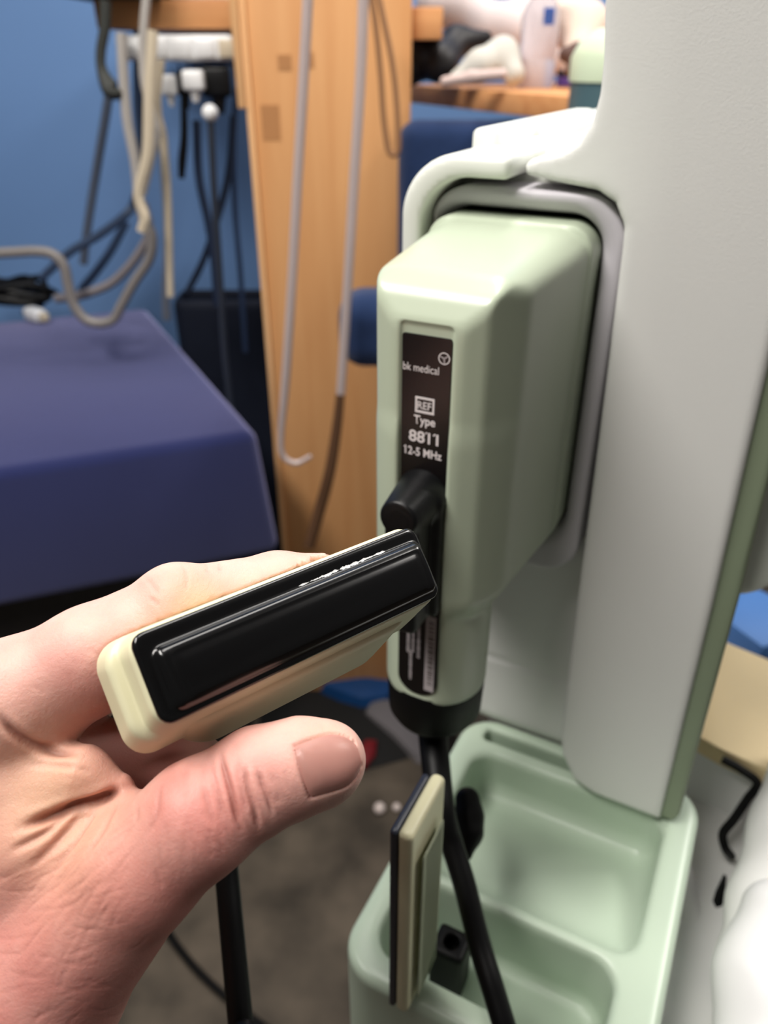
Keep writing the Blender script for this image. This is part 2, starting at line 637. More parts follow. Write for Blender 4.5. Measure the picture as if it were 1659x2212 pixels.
# keyboard side of the machine at the right
con = mach
YEL = [on_z(1470, 1575, 0.86), on_z(1560, 1618, 0.86), on_z(1800, 1735, 0.86), on_z(1850, 1500, 0.86), on_z(1659, 1425, 0.86), on_z(1540, 1370, 0.86)]
YELl = [loc_uv(p) - MB for p in YEL]
prism('console_top', [(p[0], p[1]) for p in YELl], 0.846, 0.86, M_yell, con, 0.003)
FR = [on_z(1440, 1590, 0.846), on_z(1585, 1650, 0.846), on_z(1640, 1680, 0.846), on_z(1760, 1460, 0.846), on_z(1540, 1385, 0.846)]
FRl = [loc_uv(p) - MB for p in FR]
prism('console_front', [(p[0], p[1]) for p in FRl], 0.64, 0.8455, M_panel, con, 0.004)


DK = [loc_uv(on_z(x, y, 0.80)) - MB for x, y in ((1420, 1590), (1600, 1665), (1720, 1740), (1660, 2000), (1600, 2260), (1390, 2260), (1400, 1900))]
prism('console_deck', [(p[0], p[1]) for p in DK], 0.785, 0.80, M_panel, con, 0.003)


def lpts(lst):
    return [loc_uv(at(*p)) - MB for p in lst]


tube('console_seal', lpts([(1560, 1640, .50), (1600, 1662, .495), (1636, 1692, .49), (1615, 1725, .49), (1585, 1770, .485), (1562, 1800, .485), (1566, 1830, .485), (1580, 1850, .49)]), 0.0028, M_black, con)
tube('console_seal', lpts([(1566, 1890, .485), (1556, 1930, .48), (1542, 1970, .475), (1520, 1990, .475)]), [0.001, 0.003, 0.0045, 0.001], M_black, con)


def blob(name, lst, k, h, m):
    cs = [(loc_uv(at(x, y, d)), r) for x, y, d, r in lst]
    f = None

    def ff(P):
        o = None
        for (a, ra), (b, rb) in zip(cs, cs[1:]):
            q = sd_cone(P, a, b, ra, rb)
            o = q if o is None else smin(o, q, k)
        return o
    A = np.array([c[0] for c in cs])
    mr = max(c[1] for c in cs) + 0.01
    return m_sdf(name, ff, A.min(0) - mr, A.max(0) + mr, h, m, 2)


blob('side_shell', [(1760, 1630, .47, .022), (1702, 1800, .45, .020), (1650, 1960, .43, .018), (1612, 2090, .41, .014), (1630, 2260, .40, .02)], 0.01, 0.003, M_panel)
blob('side_shell', [(1680, 1980, .40, .018), (1660, 2120, .385, .024), (1670, 2300, .37, .028)], 0.01, 0.003, M_white)
blob('side_shell', [(1455, 1890, .485, .012), (1478, 1990, .475, .010), (1480, 2090, .465, .009)], 0.008, 0.003, M_panel)

# ------------------------------------------------------------------ plugged connector
UC = -0.105
CB = np.array([UC, 0.29, 0.98])
conn = thing('probe_connector', 'sage green plug with black type label and lever, plugged into the machine', 'connector', CB[0] * UA + CB[1] * VA + np.array([0, 0, CB[2]]), -AZ)


def halfplanes(a, b, pts):
    """convex outline in (a, b) from its corner list, outward on the left of travel"""
    f = None
    for (x0, y0), (x1, y1) in zip(pts, pts[1:]):
        nx, ny = (y1 - y0), -(x1 - x0)
        L = math.hypot(nx, ny)
        q = ((a - x0) * nx + (b - y0) * ny) / L
        f = q if f is None else smax(f, q, 0.0013)
    return f


def f_conn(P):
    u, v, z = P.T
    du = np.abs(u - UC)
    sec = halfplanes(du, v, [(0.0, 0.2382), (0.0128, 0.2382), (0.0215, 0.2425), (0.0300, 0.2600), (0.0352, 0.3185), (0.0352, 0.3200), (0.0, 0.3200)])
    top = halfplanes(v, z, [(0.40, 1.1925), (0.318, 1.1915), (0.252, 1.1855), (0.2440, 1.1800), (0.2375, 1.1690), (0.2300, 1.05)])
    topc = (du * 0.62 + (z - 1.0) * 0.785) - (0.0235 * 0.62 + 0.1935 * 0.785) - (v - 0.318) * 0.10
    low = np.maximum(1.047 - z + (0.318 - v) * 0.02, -1)
    up = smax(smax(sec, top, 0.0018), topc, 0.0035)
    up = smax(up, low, 0.009)
    # neck for the cable below
    nk = np.hypot(u - UC, v - 0.2618) - 0.0238
    nk = smax(nk, 0.2382 - v, 0.004)
    nk = smax(smax(nk, 0.9905 - z, 0.006), z - 1.13, 0.01)
    f = smin(up, nk, 0.008)
    # flange ring at the back
    fl = smax(sd_rect2(u, z, UC, 1.1195, 0.0362, 0.0728, 0.012), np.abs(v - 0.326) - 0.009, 0.002)
    f = smin(f, fl, 0.0015)
    slot = smax(sd_rect2(u, z, UC, 1.0835, 0.0100, 0.0867, 0.0095 * 1.0), v - 0.2396, 0.0006)
    slot = np.where(z > 1.08, smax(sd_rect2(u, z, UC, 1.0835, 0.0100, 0.0867, 0.0015), v - 0.2396, 0.0006), slot)
    return smax(f, -slot, 0.0012)


sdf_obj('plug_body', f_conn, (-0.148, 0.228, 0.98), (-0.062, 0.342, 1.20), 0.001, M_sage, conn, CB)


def plate(name, outline, v, th, m, parent, base):
    """thin plate in the front plane: outline in (u, z)"""
    bm = bmesh.new()
    a = [bm.verts.new((p[0] - base[0], v - base[1], p[1] - base[2])) for p in outline]
    b = [bm.verts.new((p[0] - base[0], v + th - base[1], p[1] - base[2])) for p in outline]
    n = len(a)
    bm.faces.new(a)
    bm.faces.new(b[::-1])
    for i in range(n):
        bm.faces.new((a[i], b[i], b[(i + 1) % n], a[(i + 1) % n]))
    return link(name, bm_mesh(name, bm, False), m, parent)


def rrect(x0, x1, z0, z1, r, rb=None, n=6):
    rb = r if rb is None else rb
    out = []
    for cx, cz, a0, rr in ((x1 - r, z1 - r, 0, r), (x0 + r, z1 - r, 90, r), (x0 + rb, z0 + rb, 180, rb), (x1 - rb, z0 + rb, 270, rb)):
        for k in range(n + 1):
            a = R(a0 + 90 * k / n)
            out.append((cx + rr * math.cos(a), cz + rr * math.sin(a)))
    return out


HW = 0.0095
LV = 0.2390
lab = plate('type_label', rrect(UC - HW, UC + HW, 1.104, 1.1663, 0.001), LV, 0.0007, M_label, conn, CB)
lab2 = plate('serial_label', rrect(UC - HW, UC + HW, 0.9985, 1.06, 0.001, 0.009, 8), LV, 0.0007, M_label, conn, CB)
ROT_UZ = Matrix.Rotation(math.pi / 2, 4, 'X')


def text(s, u, z, size, width, m, parent, bold=0.0, v=None, name='lettering', rot=0.0):
    c = bpy.data.curves.new(name, 'FONT')
    c.body = s
    c.size = 1.0
    c.align_x, c.align_y = 'CENTER', 'CENTER'
    c.offset = bold
    tmp = bpy.data.objects.new(name, c)
    COL.objects.link(tmp)
    bpy.context.view_layer.update()
    me = bpy.data.meshes.new_from_object(tmp)
    bpy.data.objects.remove(tmp)
    n = len(me.vertices)
    co = np.empty(n * 3, np.float32)
    me.vertices.foreach_get('co', co)
    co = co.reshape(-1, 3)
    cx = (co[:, 0].max() + co[:, 0].min()) / 2
    cy = (co[:, 1].max() + co[:, 1].min()) / 2
    sx = width / (co[:, 0].max() - co[:, 0].min())
    sy = size / (co[:, 1].max() - co[:, 1].min())
    x, y = (co[:, 0] - cx) * sx, (co[:, 1] - cy) * sy
    if rot:
        x, y = x * math.cos(rot) - y * math.sin(rot), x * math.sin(rot) + y * math.cos(rot)
    vv = (LV - 0.00012) if v is None else v
    out = np.stack([x + u - CB[0], np.full(n, vv - CB[1]), y + z - CB[2]], 1)
    me.vertices.foreach_set('co', out.astype(np.float32).ravel())
    me.update()
    return link(name, me, m, parent)


text('bk medical', UC - 0.0020, 1.1543, 0.0029, 0.0140, M_ink, lab, 0.0)
text('REF', UC - 0.0002, 1.1402, 0.0029, 0.0055, M_ink, lab, 0.01)
text('Type', UC, 1.1338, 0.0046, 0.0086, M_ink, lab, 0.02)
text('8811', UC - 0.0002, 1.1275, 0.0047, 0.0120, M_ink, lab, 0.02)
text('12-5 MHz', UC - 0.0002, 1.1212, 0.0035, 0.0152, M_ink, lab, 0.02)
for fu, fz, fs in ((0.0011, 1.12985, 0.6), (0.0045, 1.12985, 0.8), (-0.0075, 1.12295, 0.7)):
    plate('numeral_flag', [(UC + fu - 0.0011 * fs, fz - 0.0013 * fs), (UC + fu, fz - 0.0009 * fs), (UC + fu + 0.0001, fz), (UC + fu - 0.0003 * fs, fz), (UC + fu - 0.0011 * fs, fz - 0.0006 * fs)], LV - 0.00012, 0.0001, M_ink, lab, CB)
for (u0, u1, z0, z1) in ((-0.0039, 0.0037, 1.1426, 1.1434), (-0.0039, 0.0037, 1.1372, 1.1380), (-0.0039, -0.0032, 1.138, 1.1426), (0.0030, 0.0037, 1.138, 1.1426)):
    plate('frame_line', [(UC + u0, z0), (UC + u1, z0), (UC + u1, z1), (UC + u0, z1)], LV - 0.00012, 0.0002, M_ink, lab, CB)


# emblem: ring with an inner three-armed swirl
def ring_mesh(name, cu, cz, r0, r1, a0, a1, m, parent, n=24):
    bm = bmesh.new()
    A, B_ = [], []
    for k in range(n + 1):
        a = a0 + (a1 - a0) * k / n
        A.append(bm.verts.new((cu + r0 * math.cos(a) - CB[0], LV - 0.00012 - CB[1], cz + r0 * math.sin(a) - CB[2])))
        B_.append(bm.verts.new((cu + r1 * math.cos(a) - CB[0], LV - 0.00012 - CB[1], cz + r1 * math.sin(a) - CB[2])))
    for k in range(n):
        bm.faces.new((A[k], B_[k], B_[k + 1], A[k + 1]))
    return link(name, bm_mesh(name, bm, False), m, parent)


LU, LZ = UC + 0.0068, 1.1592
ring_mesh('emblem', LU, LZ, 0.00185, 0.0022, 0, 2 * math.pi, M_ink, lab, 36)
for k in range(3):
    a = R(95 + 120 * k)
    ring_mesh('emblem', LU + 0.00125 * math.cos(a), LZ + 0.00125 * math.sin(a), 0.0011, 0.0014, a + R(100), a + R(265), M_inkd, lab, 14)

# serial label: white barcode strip and small upright print
bar = plate('barcode_strip', [(UC + 0.0035, 1.0025), (UC + 0.0081, 1.0025), (UC + 0.0081, 1.045), (UC + 0.0035, 1.045)], LV - 0.0001, 0.0002, M_inkd, lab2, CB)
bm = bmesh.new()
zz = 1.0065
while zz < 1.043:
    w = random.choice((0.0005, 0.0008, 0.0012))
    vs = [bm.verts.new((UC + x - CB[0], LV - 0.0002 - CB[1], z - CB[2])) for x, z in ((0.0048, zz), (0.0074, zz), (0.0074, zz + w), (0.0048, zz + w))]
    bm.faces.new(vs)
    zz += w + random.choice((0.0006, 0.001, 0.0013))
link('barcode', bm_mesh('barcode', bm, False), mat('barcode_ink', (70, 62, 60), 0.6), lab2)
bm = bmesh.new()
for x0, zlo, zhi, w in ((-0.0042, 1.006, 1.0225, 0.0016), (-0.0056, 1.0215, 1.036, 0.0018), (-0.0030, 1.0225, 1.042, 0.0013), (-0.0005, 1.020, 1.044, 0.0016)):
    z = zlo
    while z < zhi:
        l = random.uniform(0.0005, 0.0011)
        dx = random.uniform(0, 0.0005)
        vs = [bm.verts.new((UC + x - CB[0], LV - 0.00012 - CB[1], q - CB[2])) for x, q in ((x0 + dx, z), (x0 + w, z), (x0 + w - dx, z + l), (x0, z + l))]
        bm.faces.new(vs)
        z += l + random.uniform(0.0002, 0.0005)
link('small_print', bm_mesh('small_print', bm, False), M_inkd, lab2)


# locking lever: tapered hub with a raised round cap and a hanging arm
def f_lever(P):
    u, v, z = P.T
    hz = 1.1035
    c0, c1 = np.array([UC, 0.2410, hz]), np.array([UC, 0.2165, hz])
    t = np.clip((0.241 - v) / 0.0245, 0, 1)
    hub = np.hypot(u - UC, z - hz) - (0.0108 - 0.0034 * t)
    hub = smax(smax(hub, 0.2165 - v, 0.0018), v - 0.2405, 0.001)
    arm = sd_box(P, (UC, 0.2295, 1.077), (0.0072, 0.0108, 0.028), 0.003)
    back = sd_box(P, (UC + 0.0005, 0.2365, 1.078), (0.0098, 0.0042, 0.028), 0.002)
    f = smin(smin(hub, arm, 0.002), back, 0.002)
    dim = np.maximum(np.abs(np.hypot(u - UC, z - hz) - 0.0055) - 0.0003, v - 0.2172)
    return smax(f, -dim, 0.0004)


sdf_obj('lever', f_lever, (-0.121, 0.211, 1.043), (-0.089, 0.246, 1.119), 0.0009, M_blackp, conn, CB)
# collar and cable
lathe('collar', [(0.0, -0.0245), (0.0085, -0.0245), (0.0203, -0.0225), (0.0228, -0.018), (0.0235, 0.0), (0.0232, 0.004), (0.0, 0.004)], M_black, conn,
      Matrix.Translation(Vector((UC, 0.2618, 0.992)) - Vector(CB)), 40)
cpts = [loc_uv(np.array([UC, 0.2618, 0.985]) @ np.array([UA, VA, [0, 0, 1]]))] if False else [np.array([UC, 0.2618, 0.972]), np.array([UC, 0.2605, 0.956])]
cpts += [loc_uv(at(x, y, d)) for x, y, d in ((952, 1740, .365), (975, 1820, .362), (1003, 1910, .355), (1036, 2040, .345), (1066, 2140, .336), (1105, 2270, .33), (1140, 2400, .34))]
cpts += [np.array([-0.06, 0.14, 0.60]), np.array([-0.08, 0.16, 0.35]), np.array([-0.12, 0.18, 0.10]), np.array([-0.2, 0.22, 0.012]), np.array([-0.3, 0.28, 0.008])]
crad = [0.0088, 0.0078, 0.0066, 0.0056, 0.0054, 0.0053, 0.0052] + [0.0052] * 7
tube('cord', [p - CB for p in cpts], crad, M_cable, conn, 14, 8)

# ------------------------------------------------------------------ hand-held probe
Pq = [(275, 1380), (885, 1140), (945, 1285), (350, 1570)]
dq = np.array([1.0, 1.3004, 1.2953, 0.9949]) * 0.158
C4 = [at(x, y, d) for (x, y), d in zip(Pq, dq)]
PO = sum(C4) / 4
PL = (C4[1] - C4[0] + C4[2] - C4[3])
PL /= np.linalg.norm(PL)
PW = (C4[3] - C4[0] + C4[2] - C4[1])
PW -= PL * (PW @ PL)
PW /= np.linalg.norm(PW)
PN = np.cross(PL, PW)          # points away from the viewer, along the handle
PM = np.array([PL, PW, PN])    # rows: local axes
probe = thing('linear_probe', 'cream hand-held ultrasound probe with long black face, gripped by the hand', 'probe', PO)
probe.matrix_world = Matrix(((PL[0], PW[0], PN[0], PO[0]), (PL[1], PW[1], PN[1], PO[1]), (PL[2], PW[2], PN[2], PO[2]), (0, 0, 0, 1)))


def f_handle(P):
    l, w, n = P.T
    # the outline narrows behind the head; the underside swells into the grip
    kn = np.array([0.0, 0.012, 0.020, 0.030, 0.045, 0.060, 0.11])
    hl = np.interp(n, kn, [0.036, 0.036, 0.0335, 0.0275, 0.0205, 0.0175, 0.0165])
    wb = np.interp(n, kn, [0.0110, 0.0160, 0.0200, 0.0212, 0.0170, 0.0130, 0.0115])
    wt = -np.interp(n, kn, [0.0095, 0.0098, 0.0098, 0.0096, 0.0094, 0.0096, 0.0100])
    hw = (wb - wt) / 2
    d = sd_rect2(l, w, 0, (wb + wt) / 2, hl, hw, hw * 0.8)
    return smax(smax(d, n - 0.104, 0.006), 0.006 - n, 0.002) * 0.8


def f_head(P):
    l, w, n = P.T
    g = np.clip(n, 0, 0.02)
    wb = 0.0105 + 0.30 * g
    wt = -0.0106
    a = smax(sd_rect2(l, w, 0, (wb + wt) / 2, 0.0405, (wb - wt) / 2, 0.0052), np.abs(n - 0.0048) - 0.0052, 0.0016)
    b = smax(sd_rect2(l, w, -0.0010, (wb + wt) / 2, 0.0424, (wb - wt) / 2 + 0.0001, 0.0062), np.abs(n - 0.0135) - 0.0055, 0.0022)
    return smin(a, b, 0.0006) * 0.9


def f_lens(P):
    l, w, n = P.T
    base = smax(sd_rect2(l, w, 0, 0, 0.0398, 0.0099, 0.0030), np.abs(n + 0.0006) - 0.0011, 0.0008)
    # raised block with sloping sides and a slightly sunken middle
    d = sd_rect2(l, w, 0.0010, 0.0012, 0.0378, 0.0071, 0.0022)
    dome = 0.0006 * (1 - np.clip((w - 0.0012) / 0.0071, -1, 1) ** 2)
    ins = sd_rect2(l, w, 0.0012, 0.0020, 0.0345, 0.0050, 0.0008)
    gro = 0.0002 * np.exp(-(ins / 0.0007) ** 2)
    blk = smax(smax(d + np.clip(-n, 0, 0.004) * 0.30 - 0.0005, -0.0036 - dome + gro - n, 0.0020), n - 0.002, 0.001)
    return smin(base, blk, 0.0005)


pb = sdf_obj('handle', f_handle, (-0.044, -0.014, 0.0), (0.044, 0.026, 0.108), 0.0013, M_cream, probe)
sdf_obj('head_shell', f_head, (-0.046, -0.014, -0.003), (0.046, 0.020, 0.022), 0.0009, M_cream, probe)

M_lens = mat('black_lens', (10, 10, 11), 0.2, 0.5, 0.15, 80, 0.12, 60)
nt = M_lens.node_tree
bs = nt.nodes['Principled BSDF']
tc = nt.nodes.new('ShaderNodeTexCoord')
# dried gel along the upper bevel: flecks on the half away from the palm
sp = nt.nodes.new('ShaderNodeSeparateXYZ')
nt.links.new(tc.outputs['Object'], sp.inputs[0])


def nmath(op, a, b=None, clamp=False):
    n = nt.nodes.new('ShaderNodeMath')
    n.operation = op
    n.use_clamp = clamp
    for i, x in enumerate((a, b)):
        if x is None:
            continue
        if isinstance(x, (int, float)):
            n.inputs[i].default_value = x
        else:
            nt.links.new(x, n.inputs[i])
    return n.outputs[0]


fn = nt.nodes.new('ShaderNodeTexNoise')
fn.inputs['Scale'].default_value = 900
fn.inputs['Detail'].default_value = 3
nt.links.new(tc.outputs['Object'], fn.inputs['Vector'])
fn2 = nt.nodes.new('ShaderNodeTexNoise')
fn2.inputs['Scale'].default_value = 260
nt.links.new(tc.outputs['Object'], fn2.inputs['Vector'])
dw = nmath('ABSOLUTE', nmath('ADD', sp.outputs[1], 0.0064))
band = nmath('SUBTRACT', 1.0, nmath('DIVIDE', dw, 0.00095), True)
along = nmath('MULTIPLY', nmath('DIVIDE', nmath('ADD', sp.outputs[0], 0.004), 0.006, True), nmath('SUBTRACT', 1.0, nmath('DIVIDE', nmath('SUBTRACT', sp.outputs[0], 0.027), 0.006, True), True))
fle = nmath('MULTIPLY', band, along)
fle = nmath('GREATER_THAN', nmath('ADD', nmath('MULTIPLY', fle, 0.55), nmath('MULTIPLY', nmath('ADD', fn.outputs['Fac'], fn2.outputs['Fac']), 0.5)), 0.93)
mx = nt.nodes.new('ShaderNodeMix')
mx.data_type = 'RGBA'
mx.inputs[6].default_value = lin(9, 9, 10)
mx.inputs[7].default_value = lin(215, 215, 215)
nt.links.new(fle, mx.inputs[0])
nt.links.new(mx.outputs[2], bs.inputs['Base Color'])
nt.links.new(nmath('ADD', nmath('MULTIPLY', fle, 0.4), 0.19), bs.inputs['Roughness'])
sdf_obj('lens', f_lens, (-0.042, -0.012, -0.008), (0.042, 0.012, 0.004), 0.0007, M_lens, probe)
# cord from the handle's end, hanging past the wrist
W2P = lambda p: (np.asarray(p) - PO) @ PM.T
hend = PO + PN * 0.102
cw = [PO + PN * 0.100, PO + PN * 0.118, PO + PN * 0.135 + np.array([0, 0, -0.012])]
cw += [at(470, 1720, .30), at(487, 1860, .298), at(500, 2000, .29), at(520, 2212, .28), at(540, 2400, .275)]
cw += [np.array([-0.08, 0.1, 0.55]), np.array([-0.1, 0.12, 0.25]), np.array([-0.12, 0.14, 0.06]), np.array([-0.15, 0.1, 0.010]), np.array([-0.22, 0.0, 0.006])]
tube('cord', [W2P(p) for p in cw], [0.0085, 0.0066, 0.0052] + [0.0046] * 10, M_cable, probe, 12)

# ------------------------------------------------------------------ the hand
def A_(x, y, d):
    return at(x, y, d)


CH = {
    'index': [(20, 1525, .183, .0146), (200, 1424, .184, .0126), (392, 1321, .190, .0110), (600, 1268, .2035, .0090), (695, 1258, .2095, .0080)],
    'middle': [(-10, 1590, .205, .014), (320, 1360, .214, .0105), (500, 1292, .223, .0090), (610, 1292, .227, .0080)],
    'ring': [(-20, 1650, .225, .013), (290, 1400, .235, .0098), (430, 1325, .242, .0086), (540, 1315, .245, .0075)],
    'little': [(-20, 1720, .242, .012), (240, 1460, .250, .0085), (370, 1365, .258, .0075), (460, 1355, .26, .0065)],
    'thumb': [(85, 2135, .180, .0185), (300, 1880, .170, .0136), (430, 1768, .1685, .0124), (560, 1684, .171, .0112), (650, 1652, .1725, .0100), (705, 1643, .1735, .0089)],
}
PALM = [
    [(20, 1525, .183, .0146), (-260, 2060, .215, .020)],
    [(-10, 1590, .205, .0150), (-280, 2100, .230, .020)],
    [(-20, 1650, .225, .0140), (-260, 2160, .245, .019)],
    [(-20, 1720, .242, .0130), (-200, 2220, .255, .018)],
    [(85, 2135, .182, .0185), (-90, 2480, .205, .026)],
    [(-60, 2440, .225, .028), (-300, 3150, .285, .031)],
    [(110, 1800, .182, .016), (-120, 2060, .196, .022)],
    [(-100, 1850, .200, .022), (-180, 2200, .222, .026)],
    [(110, 1655, .207, .0140), (240, 1670, .212, .0130), (400, 1672, .216, .0115)],
    [(40, 1690, .1810, .0100), (180, 1676, .1760, .0056), (258, 1697, .1755, .0022)],
]


def chain(P, lst):
    o = None
    pts = [(A_(x, y, d), r) for x, y, d, r in lst]
    for (a, ra), (b, rb) in zip(pts, pts[1:]):
        q = sd_cone(P, a, b, ra, rb)
        o = q if o is None else smin(o, q, 0.003)
    return o


def f_hand0(P):
    palm = None
    for s in PALM[:-1]:
        q = chain(P, s)
        palm = q if palm is None else smin(palm, q, 0.007)
    palm = smin(palm, chain(P, PALM[-1]), 0.006)
    f = None
    for k, s in CH.items():
        q = chain(P, s)
        if k == 'thumb':
            # the ball of the thumb is flat across the nail
            q = smin(q, sd_cone(P, A_(640, 1668, .1760), A_(690, 1662, .1775), .0098, .0088), 0.003)
        b = smin(palm, q, 0.0075 if k == 'thumb' else 0.0055)
        f = b if f is None else smin(f, b, 0.0012)
    # knuckle of the index finger
    f = smin(f, np.linalg.norm(P - A_(372, 1296, .187), axis=1) - .0080, 0.004)
    # keep clear of the probe it holds
    L = (P - PO) @ PM.T
    pr = np.minimum(f_handle(L) / 0.8, f_head(L))
    return smax(f, -(pr - 0.0002), 0.0008)


def hit(x, y, d0=0.12):
    r = ray(x, y)
    r = r / np.linalg.norm(r)
    p = CAMP + r * d0
    for _ in range(70):
        d = f_hand0(p[None])[0]
        p = p + r * d * 0.8
        if d < 5e-5:
            break
    return p if d < 2e-3 else None


CREASE = [  # (pixel path on the skin, depth, width) in metres
    ([(268, 1700), (222, 1724), (165, 1741), (110, 1764), (40, 1790)], .0022, .0011),
    ([(185, 1742), (130, 1812), (60, 1880)], .0007, .0009), ([(165, 1745), (95, 1800), (20, 1840)], .0008, .0009),
    ([(215, 1735), (170, 1810), (110, 1890)], .0005, .0008), ([(255, 1715), (225, 1790), (180, 1860)], .0004, .0008),
    ([(-10, 1540), (40, 1592), (100, 1618), (178, 1632)], .0012, .0010), ([(60, 1650), (140, 1655), (200, 1668)], .0004, .0007),
    ([(475, 1622), (488, 1680), (504, 1735), (524, 1806)], .0010, .0007), ([(527, 1650), (533, 1700), (550, 1752), (560, 1798)], .0008, .0006),
    ([(512, 1640), (520, 1700), (536, 1760)], .0005, .0006), ([(556, 1662), (572, 1712), (590, 1768)], .0006, .0006), ([(588, 1668), (604, 1740)], .0003, .0006),
    ([(434, 1650), (446, 1728), (462, 1790)], .0004, .0006), ([(402, 1660), (406, 1735)], .0003, .0006), ([(348, 1690), (340, 1755), (318, 1805)], .0003, .0007), ([(304, 1705), (296, 1760), (262, 1820)], .0003, .0007),
    ([(455, 1640), (468, 1710), (484, 1780)], .0003, .0005),
    ([(310, 1244), (328, 1262), (345, 1290)], .0002, .0006), ([(398, 1222), (404, 1250), (400, 1280)], .0002, .0005), ([(445, 1218), (450, 1240)], .0003, .0005), ([(472, 1215), (478, 1235)], .0003, .0005),
    ([(325, 1290), (345, 1310)], .0002, .0006), ([(240, 1275), (232, 1300)], .0003, .0006),
]
rc = np.random.default_rng(21)
for _ in range(90):     # fine lines fanning down from the fold between thumb and finger
    a0 = rc.uniform(R(115), R(160))
    r0_, r1_ = rc.uniform(60, 280), rc.uniform(60, 160)
    x0, y0 = 275 + rc.uniform(-40, 120) + r0_ * math.cos(a0), 1700 + rc.uniform(0, 90) + r0_ * math.sin(a0)
    bend = rc.uniform(-12, 12)
    CREASE.append(([(x0, y0), (x0 + r1_ * 0.5 * math.cos(a0) + bend, y0 + r1_ * 0.5 * math.sin(a0)), (x0 + r1_ * math.cos(a0), y0 + r1_ * math.sin(a0))], rc.uniform(.00003, .00011), .00040))
for _ in range(44):     # crosswise lines on the thumb
    x0 = rc.uniform(330, 640)
    y0 = 1905 - 0.62 * (x0 - 250) + rc.uniform(-75, 30)
    ln = rc.uniform(30, 85)
    CREASE.append(([(x0, y0), (x0 + 4 + rc.uniform(-4, 4), y0 + ln / 2), (x0 + 14, y0 + ln)], rc.uniform(.00004, .00014), .00042))
for _ in range(60):     # short lines over the wrist side
    x0, y0 = rc.uniform(20, 330), rc.uniform(1880, 2200)
    ln, a0 = rc.uniform(40, 130), rc.normal(R(165), 0.35)
    CREASE.append(([(x0, y0), (x0 + ln * .5 * math.cos(a0), y0 + ln * .5 * math.sin(a0) + 5), (x0 + ln * math.cos(a0), y0 + ln * math.sin(a0))], rc.uniform(.00003, .0001), .00042))
for _ in range(16):     # and on the finger's back
    x0 = rc.uniform(40, 330)
    y0 = 1500 - 0.42 * x0 + rc.uniform(-120, 60)
    ln, a0 = rc.uniform(25, 60), rc.normal(R(60), 0.5)
    CREASE.append(([(x0, y0), (x0 + ln * .5 * math.cos(a0) + 4, y0 + ln * .5 * math.sin(a0)), (x0 + ln * math.cos(a0), y0 + ln * math.sin(a0))], rc.uniform(.00003, .00008), .00042))


def hits(px):
    D = np.array([ray(x, y) for x, y in px])
    D /= np.linalg.norm(D, axis=1, keepdims=True)
    p = CAMP + D * 0.12
    for _ in range(60):
        d = f_hand0(p)
        p = p + D * (d * 0.85)[:, None]
    return [q if dd < 8e-4 else None for q, dd in zip(p, f_hand0(p))]


Ph, Fh = sdf_verts(f_hand0, (-0.30, 0.07, 0.88), (0.01, 0.34, 1.25), 0.0018, 1)
Ph, Fh = subdivide(Ph, Fh)
Ph = pull(f_hand0, Ph, 0.0018, 2)
Ph, Fh = subdivide(Ph, Fh)


def vnormals(P, F):
    n = np.cross(P[F[:, 2]] - P[F[:, 0]], P[F[:, 3]] - P[F[:, 1]])
    out = np.zeros_like(P)
    for k in range(4):
        for c_ in range(3):
            out[:, c_] += np.bincount(F[:, k], n[:, c_], len(P))
    return out / (np.linalg.norm(out, axis=1, keepdims=True) + 1e-12)


gh = vnormals(Ph, Fh)
disp = np.zeros(len(Ph))
allq = hits([q for path, _, _ in CREASE for q in path])
k0 = 0
for path, dep, wid in CREASE:
    q = [p for p in allq[k0:k0 + len(path)] if p is not None]
    k0 += len(path)
    if len(q) < 2 or max(np.linalg.norm(a - b) for a, b in zip(q, q[1:])) > 0.02:
        continue
    q = np.array(smooth_path(q, 4))
    pad = wid * 4.5
    sel = np.nonzero(((Ph > q.min(0) - pad) & (Ph < q.max(0) + pad)).all(1))[0]
    S = Ph[sel]
    dm = np.full(len(sel), 1e9)
    tt = np.zeros(len(sel))
    for i, (a, b) in enumerate(zip(q, q[1:])):
        e = b - a
        t = np.clip(((S - a) @ e) / (e @ e + 1e-12), 0, 1)
        dd = np.linalg.norm(S - a - t[:, None] * e, axis=1)
        m = dd < dm
        dm[m] = dd[m]
        tt[m] = (i + t[m]) / (len(q) - 1)
    fade = np.clip(np.minimum(tt, 1 - tt) / 0.2, 0.1, 1)
    disp[sel] -= dep * fade * np.exp(-(dm / wid) ** 2)
    if dep > .0003:
        disp[sel] += dep * 0.14 * fade * np.exp(-((dm - 2.0 * wid) / wid) ** 2)


# thumb nail patch, measured on the skin in front of it
NA = [(658, 1600), (664, 1718)]      # base corners
nail_c, nail_l, nail_w = np.array([714., 1648.]), 62., 60.
ax = np.array([0.955, -0.30])
ay = np.array([0.30, 0.955])
npx = []
nu, nv = 16, 14
npx_k = []
for i in range(nu + 1):
    for j in range(nv + 1):
        s, t = -1 + 2 * i / nu, -1 + 2 * j / nv
        # squarish root, rounded free end
        a = s
        w = 1.0 if s < 0.1 else math.sqrt(max(0, 1 - ((s - 0.1) / 1.0) ** 2)) * 0.96 + 0.04
        w *= 0.93 + 0.07 * math.cos(s * 1.2)
        a = s - 0.07 * (1 - t * t) * (1 if s < 0 else 0) * (-s)
        p2 = nail_c + ax * nail_l * a + ay * nail_w * t * w
        npx.append(p2)
        npx_k.append((i, j))
base_p = dict(zip(npx_k, hits(npx)))
